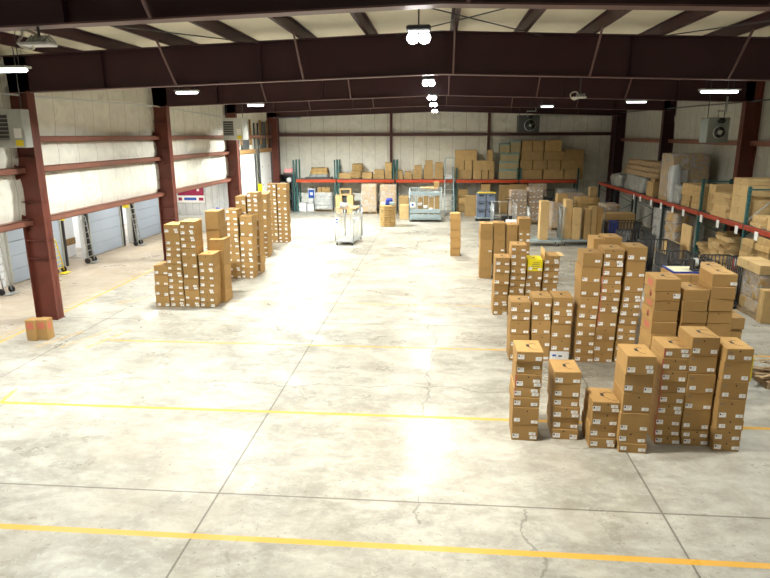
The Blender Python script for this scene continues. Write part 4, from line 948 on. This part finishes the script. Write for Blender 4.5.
# under the right rack
load(10.5, 11.3, 30.1, 31.3, 0, 2.0, 'grey film-wrapped load under the right rack, farther one', 'tarp', rows=4, seed=100, lump=.08)
load(10.5, 11.3, 28.3, 29.6, 0, 2.05, 'brown and grey film-wrapped load under the right rack, nearer one', 'kraft', rows=4, seed=104, lump=.08)
simple_box(9.75, 10.3, 26.7, 27.6, .0, .95, 'brown carton standing in the aisle before the film-wrapped loads', None, 'card_old')
b = MB(); b.box(-.03, .03, -.5, .5, 0, 1.75, M['card_light']); o = b.build('cardboard_sheet'); o.location = (10.5, 27.0, 0); tag(o, 'tall grey-tan cardboard sheet standing under the right rack', 'sheet')
for c in range(4):
    for r in range((13, 14, 11, 9)[c]):
        w_ = rnd.uniform(.30, .5); ox = rnd.uniform(-.16, .08); oy = rnd.uniform(-.07, .05)
        bundle(10.5 + ox, 10.45 + w_ + .3 + ox, 23.12 + oy + c * .62, 23.70 + oy + c * .62, .15 + r * .125, .15 + (r + 1) * .125, 'flat kraft packet in the slumping pile under the right rack', 'packets in the slumping pile', seed=110 + c * 15 + r, amp=.03, name='paper_packet', cat='packet', mat=rnd.choice(('card_light', 'card_old', 'kraft')), rz=rnd.uniform(-.15, .15))
pallet((10.9, 24.5, 0), 10.45, 11.3, 23.0, 25.6, 0); tag(C.objects[-1], 'long wooden pallet under the slumping packet pile', 'pallet')
for c in range(2):
    for r in range(10 if c else 9):
        simple_box(10.3 + c * .0 + rnd.uniform(-.05, .07), 11.1, 21.05 - c * 1.05, 21.85 - c * 1.05, .15 + r * .21, .355 + r * .21, 'flat brown carton in the %s leaning pile under the right rack, %s one' % (('farther', 'nearer')[c], ORD[r]), 'leaning flat cartons', 'card_old', rz=rnd.uniform(-.1, .1))
pallet((10.75, 20.9, 0), 10.3, 11.2, 19.95, 21.85, 0); tag(C.objects[-1], 'wooden pallet under the two leaning carton piles', 'pallet')
# fire extinguisher on the rack post
t = thing('fire_extinguisher', (10.28, 21.98, .85), 'small red fire extinguisher with white tag on the rack post', 'extinguisher'); base = (10.28, 21.98, .85)
b = MB(); b.lathe([(.02, 0), (.08, .02), (.08, .38), (.05, .45), (.03, .47)], base, M['red']); b.build('cylinder_body', base, t)
b = MB(); b.box(10.2, 10.36, 21.96, 22., 1.32, 1.40, M['black']); b.tube([(10.3, 21.94, 1.36), (10.38, 21.9, 1.2), (10.36, 21.9, .95)], .015, M['black']); b.build('valve_and_hose', base, t)
b = MB(); b.box(10.22, 10.33, 21.885, 21.895, 1.05, 1.3, M['paper']); b.build('white_tag', base, t)
# aisle pallet with wrapped bale and a flat carton on top
load(10.0 - .35, 10.0 + .22, 18.9, 20.3, 0, 1.35, 'wrapped kraft bale on a dark pallet at the right edge of the aisle', 'kraft', rows=3, seed=140, lump=.07)
simple_box(9.55, 10.25, 18.85, 20.3, 1.40, 1.68, 'wide pale flat carton on top of the wrapped kraft bale', None, 'card_light')
simple_box(9.6, 10.2, 18.5, 18.8, 0, 1.0, 'kraft carton leaning at the front of the wrapped bale', None, 'card_old')
# pallet of loose wooden strips at the right image edge
t = thing('strip_pallet', (7.75, 13.9, 0), 'low pallet of loose wooden strips on the floor at far right', 'pallet'); base = (7.75, 13.9, 0)
pallet(base, 7.3, 8.3, 13.4, 14.4, 0, t)
for k in range(16):
    b = MB(); a = rnd.uniform(-.5, .5); x = rnd.uniform(7.5, 8.1); y = rnd.uniform(13.55, 14.25); z = .17 + .018 * k
    b.bar((x - .42 * math.cos(a), y - .42 * math.sin(a), z), (x + .42 * math.cos(a), y + .42 * math.sin(a), z + .01), .07, M['woodold'], w2=.015); b.build('wood_strip', base, t)
b = MB(); b.lathe([(.04, -.28), (.17, -.28), (.17, .28), (.04, .28)], (-11.0, 45.38, 2.315), M['whitebox'], axis='Y')
tag(b.build('paper_roll', (-11.0, 45.38, 2.315)), 'white roll on the black cabinet seen right of the far left stacks', 'roll')

# ------------------------------------------------------------------ back left corner
t = thing('storage_cabinet', (-11.15, 45.5, 0), 'black open shelf cabinet in the back left corner', 'cabinet'); base = (-11.15, 45.5, 0)
b = MB(); b.box(-11.75, -10.75, 46.0, 46.1, 0, 2.7, M['darkgrey']); b.box(-11.75, -11.7, 45.1, 46.0, 0, 2.7, M['darkteal']); b.box(-10.8, -10.75, 45.1, 46.0, 0, 2.7, M['darkteal']); b.build('body', base, t)
for z in (.1, .9, 1.5, 2.1, 2.66): 
    b = MB(); b.box(-11.7, -10.8, 45.1, 46.0, z, z + .04, M['darkgrey']); b.build('shelf', base, t)
simple_box(-11.6, -11.1, 45.3, 45.8, 1.541, 1.95, 'dark box on a shelf of the black corner cabinet', None, 'darkgrey', seam=False)
simple_box(-11.5, -10.95, 45.3, 45.8, .941, 1.35, 'teal-dark box low in the black corner cabinet', None, 'darkteal', seam=False)
t = thing('exit_sign', (-11.2, 46.2, 2.75), 'small red lit exit sign over the back left corner cabinet', 'sign'); base = (-11.2, 46.2, 2.75)
b = MB(); b.box(-11.55, -10.85, 46.1, 46.25, 2.75, 3.1, M['white'], bev=.01); b.build('housing', base, t)
cu = bpy.data.curves.new('exit_letters', 'FONT'); cu.body = 'EXIT'; cu.size = .30; cu.align_x = 'CENTER'; cu.align_y = 'CENTER'; cu.extrude = .006
tmp = bpy.data.objects.new('tmp', cu); C.objects.link(tmp); bpy.context.view_layer.update()
me = bpy.data.meshes.new_from_object(tmp); bpy.data.objects.remove(tmp); me.materials.clear(); me.materials.append(M['exitred'])
me.transform(Matrix.Rotation(PI / 2, 4, 'X'))
o = bpy.data.objects.new('exit_letters', me); C.objects.link(o); o.parent = t; o.location = (0, -.11, .175)
# blue barrel stand by the third column and small items by the lift doors
t = thing('trash_bin', (-12.75, 34.8, 0), 'dark blue tall bin beside the end wall behind left stacks', 'bin'); base = (-12.75, 34.8, 0)
b = MB(); b.lathe([(.2, 0), (.24, .05), (.26, 1.2), (.27, 1.25), (.2, 1.27)], base, M['blue']); b.build('body', base, t)
b = MB(); b.lathe([(.25, 1.27), (.22, 1.40), (.03, 1.46)], base, M['blue']); b.build('lid', base, t)
o = MB().box(XL + .1, XL + .4, 41.2, 41.6, 1.2, 2.3, M['yellow']).build('safety_vest', (XL + .4, 41.3, 1.2)); tag(o, 'yellow cover hanging between the two white lift doors', 'cover')
# magenta and white banner on the end wall
t = thing('wall_banner', (-14.5, 35.9, 1.6), 'magenta banner with white lettered strip on the end wall behind left column', 'banner'); base = (-14.5, 35.9, 1.6)
b = MB(); b.box(-15.5, -13.95, 35.90, 35.93, 2.05, 2.75, M['magenta']); b.build('magenta_panel', base, t)
b = MB(); b.box(-15.6, -13.9, 35.90, 35.93, 1.62, 2.03, M['paper']); b.build('white_strip', base, t)
b = MB()
for k, (x, w_) in enumerate(((-15.5, .22), (-15.15, .75), (-14.25, .28))): b.box(x, x + w_, 35.893, 35.9, 1.74 + .02 * (k == 1), 1.92, M['blueink' if k == 1 else 'magenta'])
b.build('lettering', base, t)
MB().box(-14.35, -14.2, 35.893, 35.9, 2.3, 2.45, M['paper']).build('logo_mark', base, t)
b = MB()
b.box(-15.9, -12.9, 35.0, 35.8, .0, .9, M['greymetal'], bev=.02); tag(b.build('workbench', (-14.4, 35.4, 0)), 'low grey bench against the end wall beneath the banner', 'bench')

# ------------------------------------------------------------------ hand trucks by the docks
def hand_truck(x, y, label, mat='steel', h=2.1, rz=0.):
    base = (x, y, 0); t = thing('hand_truck', base, label, 'hand truck', rz=rz)
    b = MB()
    for dy in (-.2, .2): b.tube([(x + .1, y + dy, .1), (x - .1, y + dy, h - .1), (x - .16, y + dy * .8, h)], .022, M[mat])
    for k in range(7):
        f = .1 + k * .14; b.tube([(x + .1 - .2 * f, y - .2, .1 + (h - .2) * f), (x + .1 - .2 * f, y + .2, .1 + (h - .2) * f)], .016, M[mat], n=6)
    b.build('frame', base, t)
    for dy in (-.27, .27):
        b = MB(); b.lathe([(.08, -.04), (.12, -.03), (.12, .03), (.08, .04)], (x + .05, y + dy, .12), M['black'], axis='Y'); b.build('wheel', base, t)
    b = MB(); b.box(x + .1, x + .4, y - .25, y + .25, .02, .035, M[mat]); b.build('toe_plate', base, t)
    return t
hand_truck(-15.55, 25.95, 'steel hand truck with black wheels by the wide white dock gap')
hand_truck(-15.55, 30.45, 'steel hand truck with black wheels by the narrow far dock gap')
hand_truck(-15.5, 20.3, 'steel hand truck left of the first column, nearest the camera')
hand_truck(-15.6, 23.7, 'yellow-footed hand truck just right of the first column', mat='yellowp', h=1.4)
for i, (y, lab) in enumerate(((25.1, 'yellow'), (30.75, 'large yellow'))):
    b = MB(); s_ = (.09, .2)[i]; b.box(XD, XD + .2, y - s_, y + s_, (2.0, 1.9)[i], (2.3, 2.55)[i], M['yellow']); tag(b.build('dock_light', (XD + .1, y, 2.1)), '%s dock control box mounted beside a dock door' % lab, 'control box')
for i, y in enumerate((25.12, 27.0, 30.2, 31.4, 35.1)):
    b = MB(); b.box(XD, XD + .14, y - .05, y + .05, 0, 3.4, M['blackmetal']); struct('trim_%d' % (90 + i), b)

# ------------------------------------------------------------------ unit heaters
def heater(x0, x1, y0, y1, z0, z1, label, mode, mat='greymetal'):
    base = ((x0 + x1) / 2, (y0 + y1) / 2, z0); t = thing('unit_heater', base, label, 'heater'); w = x1 - x0; h = z1 - z0
    b = MB(); b.box(x0, x1, y0, y1, z0, z1, M[mat], bev=.02); b.build('housing', base, t)
    b = MB()
    for x in (x0 + .1, x1 - .1): b.tube([(x, (y0 + y1) / 2, z1), (x, (y0 + y1) / 2, 7.9)], .015, M['darkgrey'], n=6)
    b.build('hanger_rod', base, t)
    if mode == 'louver':
        b = MB(); b.box(x0 + .05, x0 + w * .55, y0 - .01, y0, z0 + h * .2, z1 - h * .15, M['darkgrey'])
        for k in range(6):
            z = z0 + h * (.22 + k * .105); b.box(x0 + .05, x0 + w * .55, y0 - .05, y0 - .01, z, z + .02, M[mat])
        b.build('louver_grille', base, t)
        b = MB(); b.box(x1 - w * .3, x1 - w * .08, y0 - .006, y0, z0 + h * .25, z0 + h * .5, M['paper']); b.box(x1 - w * .28, x1 - w * .05, y0 - .006, y0, z0 + .04, z0 + h * .2, M['yellowp']); b.build('notice_label', base, t)
    else:
        b = MB(); c = (x0 + w * .55, y0 - .02, z0 + h * .42); r = w * .27
        b.lathe([(r, -.03), (r + .02, .0), (r + .02, .03)], c, M['greymetal'], axis='Y'); b.lathe([(r * .95, -.035), (r * .95, -.03)], c, M['black'], axis='Y'); b.build('fan_ring', base, t)
        b = MB(); b.lathe([(.05, -.10), (.09, -.09), (.09, -.03)], c, M['greymetal'], axis='Y')
        for k in range(4):
            a = k * PI / 2 + .4; b.bar((c[0], c[1] - .045, c[2]), (c[0] + r * .85 * math.cos(a), c[1] - .045, c[2] + r * .85 * math.sin(a)), .09, M['darkgrey'], w2=.01, up=(0, 1, 0))
        b.build('fan', base, t)
        b = MB(); b.lathe([(.11, 0), (.11, .2)], (x0 + w * .55, y0 - .2, z1 - .12), M['black'], axis='Y'); b.tube([(x0 + w * .4, y0 - .1, z1 - .1), (x0 + w * .35, y0 - .1, z1 + .25), (x0 + w * .8, y0 + .1, z1 + .25), (x0 + w * .8, y0 + .1, z1 + .8)], .04, M['greymetal']); b.build('flue_pipe', base, t)
    return t
heater(-12.25, -11.3, 16.45, 16.8, 5.2, 6.22, 'grey louvred unit heater hanging by the first left column', 'louver')
heater(-11.5, -10.43, 33.0, 34.0, 5.26, 6.4, 'grey louvred unit heater hanging near the far left column', 'louver', 'lightgrey')
heater(10.52, 11.35, 26.2, 26.9, 5.13, 6.1, 'grey unit heater with round fan by the right wall column', 'fan', 'heater')
t = heater(5.3, 6.7, 44.0, 45.0, 5.6, 6.75, 'dark unit heater hanging at the back wall above tan cartons', 'fan', 'darkgrey')

# ------------------------------------------------------------------ lamps
def area(name, loc, sx, sy, power, col, rot=(0, 0, 0), spread=PI, parent=None):
    l = bpy.data.lights.new(name, 'AREA'); l.shape = 'RECTANGLE'; l.size = sx; l.size_y = sy; l.energy = power; l.color = col; l.spread = spread
    o = bpy.data.objects.new(name, l); C.objects.link(o); o.location = loc; o.rotation_euler = rot
    return o
PB, PS = 950, 1050
WARM, COOL = (1., .96, .84), (.97, 1., .94)
for i, y in enumerate((2.0, 9.8, 18.2, 25.3, 31.2, 39.5)):  # the nearest lamp is added out of view to brighten the near floor
    base = (-.34, y, 6.9)
    t = thing('high_bay_lamp', base, 'twin-bulb high bay lamp on the ridge line, %s from the camera' % ['added and unseen, nearest', 'first', 'second', 'third', 'fourth', 'fifth'][i], 'lamp', 'ridge line lamps')
    b = MB(); b.box(-.52, -.16, y - .12, y + .12, 6.98, 7.06, M['darkgrey'], bev=.02); b.tube([(-.34, y, 7.06), (-.34, y, 8.3)], .012, M['darkgrey'], n=6); b.build('ballast_housing', base, t)
    for dx in (-.085, .085):
        b = MB(); b.lathe([(.03, 0), (.075, -.04), (.095, -.09), (.065, -.15), (.02, -.17)], (-.34 + dx, y, 6.98), M['lampglow'], n=18); b.build('bulb', base, t)
    area('ridge_lamp_light', (-.34, y, 6.78), .5, .3, PB * (.25 if y < 5 else 1.15 if y < 12 else .75 if y < 24 else 1. if y < 35 else .85), WARM, spread=2.75)
def strip(x, y, z, w, label, group, power, glow='tubeglow', rz=0., dim=1.):
    base = (x, y, z); t = thing('strip_lamp', base, label, 'lamp', group, rz=rz)
    b = MB(); b.box(x - w / 2, x + w / 2, y - .12, y + .12, z + .04, z + .08, M['greymetal'], bev=.01); b.build('fixture_body', base, t)
    b = MB(); b.lathe([(.01, -w / 2 + .02), (.035, -w / 2 + .06), (.035, w / 2 - .06), (.01, w / 2 - .02)], (x, y, z), M[glow], n=12, axis='X'); b.build('tube', base, t)
    b = MB()
    for dx in (-w * .35, w * .35): b.tube([(x + dx, y, z + .1), (x + dx, y, ztop(x) + .1)], .008, M['darkgrey'], n=5)
    b.build('hanger_rod', base, t)
    area('strip_lamp_light', (x, y, z - .08), w, .2, power, COOL, spread=2.75)
strip(-8.3, 11.6, 6.70, 1.2, 'long bright strip lamp at the upper left edge', 'side strip lamps', PS * 1.15)
strip(-7.9, 19.6, 6.80, .75, 'short bright strip lamp above the first left rafter end', 'side strip lamps', PS * 1.15)
strip(-7.95, 27.2, 6.75, .75, 'strip lamp above the left stacks between far rafters', 'side strip lamps', PS * 1.15)
strip(-8, 3.5, 6.72, 1.5, 'added strip lamp over the left side, unseen behind the camera', 'side strip lamps', PS * .4)  # unseen lamp added to brighten the near floor from the left
strip(-8, 37.3, 7.02, 1., 'added strip lamp over the back left corner, hidden by a rafter', 'side strip lamps', PS * 3.2)  # added behind a rafter to brighten the back left wall
strip(8.0, 19.4, 6.66, 1.15, 'bright strip lamp before the right wall heater', 'side strip lamps', PS * .4, rz=.12)
strip(8.0, 27.2, 6.75, .85, 'dimmer strip lamp deeper along the right side', 'side strip lamps', PS * .07, 'tubedim')
strip(5.6, 34.5, 6.9, .7, 'dim strip lamp far back right of the ridge', 'side strip lamps', PS * .04, 'tubedim')
strip(8.0, 3.5, 6.66, 1.3, 'added strip lamp over the right side, unseen behind the camera', 'side strip lamps', PS * .25)  # right-hand counterpart, also added unseen for the near floor
strip(8.0, 11.5, 6.66, 1.3, 'strip lamp hidden behind the nearest rafter at right', 'side strip lamps', PS * .5)
for i, y in enumerate((14.0, 19.0, 24.0, 29., 33.5)):  # lamps added out of view to light the dock extension
    base = (-14.3, y, 3.3); t = thing('added_dock_lamp', base, 'added strip lamp under the dock ceiling, unseen, %s along the bay' % ORD[i], 'lamp', 'added dock strip lamps')
    b = MB(); b.box(-14.4, -14.2, y - .7, y + .7, 3.36, 3.45, M['white']); b.build('fixture_body', base, t)
    b = MB(); b.lathe([(.02, -.65), (.04, -.64), (.04, .64), (.02, .65)], (-14.3, y, 3.31), M['tubeglow'], n=10, axis='Y'); b.build('tube', base, t)
    area('added_dock_light', (-14.3, y, 3.24), .2, 1.3, 190, (1., .90, .76))
# ceiling fixtures with coiled cable
def coil(x, y, z, label, s=1.):
    base = (x, y, z); t = thing('cable_tray', base, label, 'fixture')
    b = MB(); b.box(x - .3 * s, x + .22 * s, y - .12, y + .12, z, z + .04, M['white'], bev=.01); b.build('tray', base, t)
    b = MB(); b.tube([(x - .2 * s + .16 * s * math.cos(a), y + .05 * math.sin(3 * a), z + .1 * s + .14 * s * math.sin(a)) for a in [k * PI / 8 for k in range(17)]], .018, M['rope']); b.build('coiled_cable', base, t)
    b = MB()
    for k in range(6): b.tube([(x - .15 * s + .06 * k * s, y - .1, z + .04), (x - .13 * s + .06 * k * s, y, z + .16 * s), (x - .1 * s + .06 * k * s, y + .1, z + .05)], .014, M['greymetal'], n=6)
    b.build('fitting', base, t)
    b = MB(); b.bar((x, y, z + .04), (x, y, zbot(x)), .025, M['darkgrey']); b.build('bracket', base, t)
coil(-5.30, 8.3, 6.66, 'small white tray with coiled cable under nearest left rafter', .8)
coil(3.7, 17.6, 6.42, 'small white tray with coiled cable hanging right of ridge', .7)

# ------------------------------------------------------------------ world, camera, scale to metres
w = bpy.data.worlds.new('sky'); bpy.context.scene.world = w; w.use_nodes = True; nt = w.node_tree
bg = nt.nodes['Background']; sky = nt.nodes.new('ShaderNodeTexSky'); sky.sky_type = 'HOSEK_WILKIE'; sky.turbidity = 6; sky.sun_direction = (-.5, -.3, .8)
mixc = nt.nodes.new('ShaderNodeMix'); mixc.data_type = 'RGBA'; mixc.inputs[0].default_value = .75; mixc.inputs[7].default_value = (1, .98, .94, 1)
nt.links.new(sky.outputs[0], mixc.inputs[6]); nt.links.new(mixc.outputs[2], bg.inputs[0]); bg.inputs[1].default_value = 5

done = set()
for o in bpy.data.objects:
    o.location = o.location * K
    if o.type == 'MESH' and o.data.name not in done:
        done.add(o.data.name); o.data.transform(Matrix.Scale(K, 4))
    if o.type == 'LIGHT': o.data.size *= K; o.data.size_y *= K; o.data.energy *= K * K
cam = bpy.data.cameras.new('camera'); co = bpy.data.objects.new('camera', cam); C.objects.link(co)
cam.sensor_width = 36; cam.lens = 617.5 / 770 * 36; cam.clip_start = .05; cam.clip_end = 300
yaw, pitch, roll = -.0872645, .2447574, .0044126
f = Vector((math.sin(yaw) * math.cos(pitch), math.cos(yaw) * math.cos(pitch), -math.sin(pitch)))
r = Vector((math.cos(yaw), -math.sin(yaw), 0)); d = f.cross(r)
r2 = math.cos(roll) * r + math.sin(roll) * d; d2 = -math.sin(roll) * r + math.cos(roll) * d
mw = Matrix((r2, -d2, -f)).transposed().to_4x4(); mw.translation = Vector((0, 0, 5.5 * K)); co.matrix_world = mw
# the smallest and the hidden cartons of the piles, kept as one uncounted mass
REST = [46,47,55,56,57,63,64,65,66,72,73,74,77,78,79,80,81,131,132,133,134,135,136,138,139,140,141,142,143,160,164,186,187,193,194,201,202,203,204,239,240,241,250,251,252,253,276,277,278,279,280,281,309,439,440,444,447,451,452,453,454,455,456,442,195,443,446,457,463,305,308,445,415,177,254,306,165,176,58,310,307,464,188,161,155,255,242,148,390,149,178,205,391,392,401,295,147,350,420,314,315,318,352,313,319,393,298,317,320,351,316,321,299,355,166,357,146,322,354,329,438,359,360,361,297,324,349,296,312,300,145,353,356,358,156,330,120,260,323,328,311,331,326,289,398,325,346,369,286,347,362,395,397,399,422,48,327,421,345,400,261,284,287,302,368,]
objs = [bpy.data.objects.get('cardboard_box' if i == 0 else 'cardboard_box.%03d' % i) for i in REST]
if objs:
    mats = []; vs = []; fs = []; mi = []
    bpy.context.view_layer.update()
    for o in objs:
        for q in [o] + list(o.children):
            W = (Matrix.Translation(o.location) @ Matrix.Rotation(o.rotation_euler.z, 4, 'Z')) @ (Matrix() if q is o else Matrix.Translation(q.location) @ Matrix.Rotation(q.rotation_euler.y, 4, 'Y'))
            off = len(vs); vs += [W @ v.co for v in q.data.vertices]
            for m in q.data.materials:
                if m not in mats: mats.append(m)
            idx = [mats.index(m) for m in q.data.materials]
            for p in q.data.polygons: fs.append([k + off for k in p.vertices]); mi.append(idx[p.material_index])
    for o in objs:
        for q in list(o.children): bpy.data.objects.remove(q)
        bpy.data.objects.remove(o)
    me = bpy.data.meshes.new('stacked_cartons'); me.from_pydata(vs, [], fs)
    for m in mats: me.materials.append(m)
    me.polygons.foreach_set('material_index', mi); me.update()
    o = bpy.data.objects.new('stacked_cartons', me); C.objects.link(o)
    tag(o, 'small far or mostly hidden brown cartons deep in the stacks and racks', 'box', kind='stuff')
sc = bpy.context.scene; sc.camera = co
sc.view_settings.view_transform = 'Standard'; sc.view_settings.look = 'None'; sc.view_settings.gamma = 1; sc.view_settings.use_curve_mapping = False
sc.view_settings.exposure = -0.70
sc.cycles.max_bounces = 8; sc.cycles.diffuse_bounces = 5; sc.cycles.transparent_max_bounces = 16
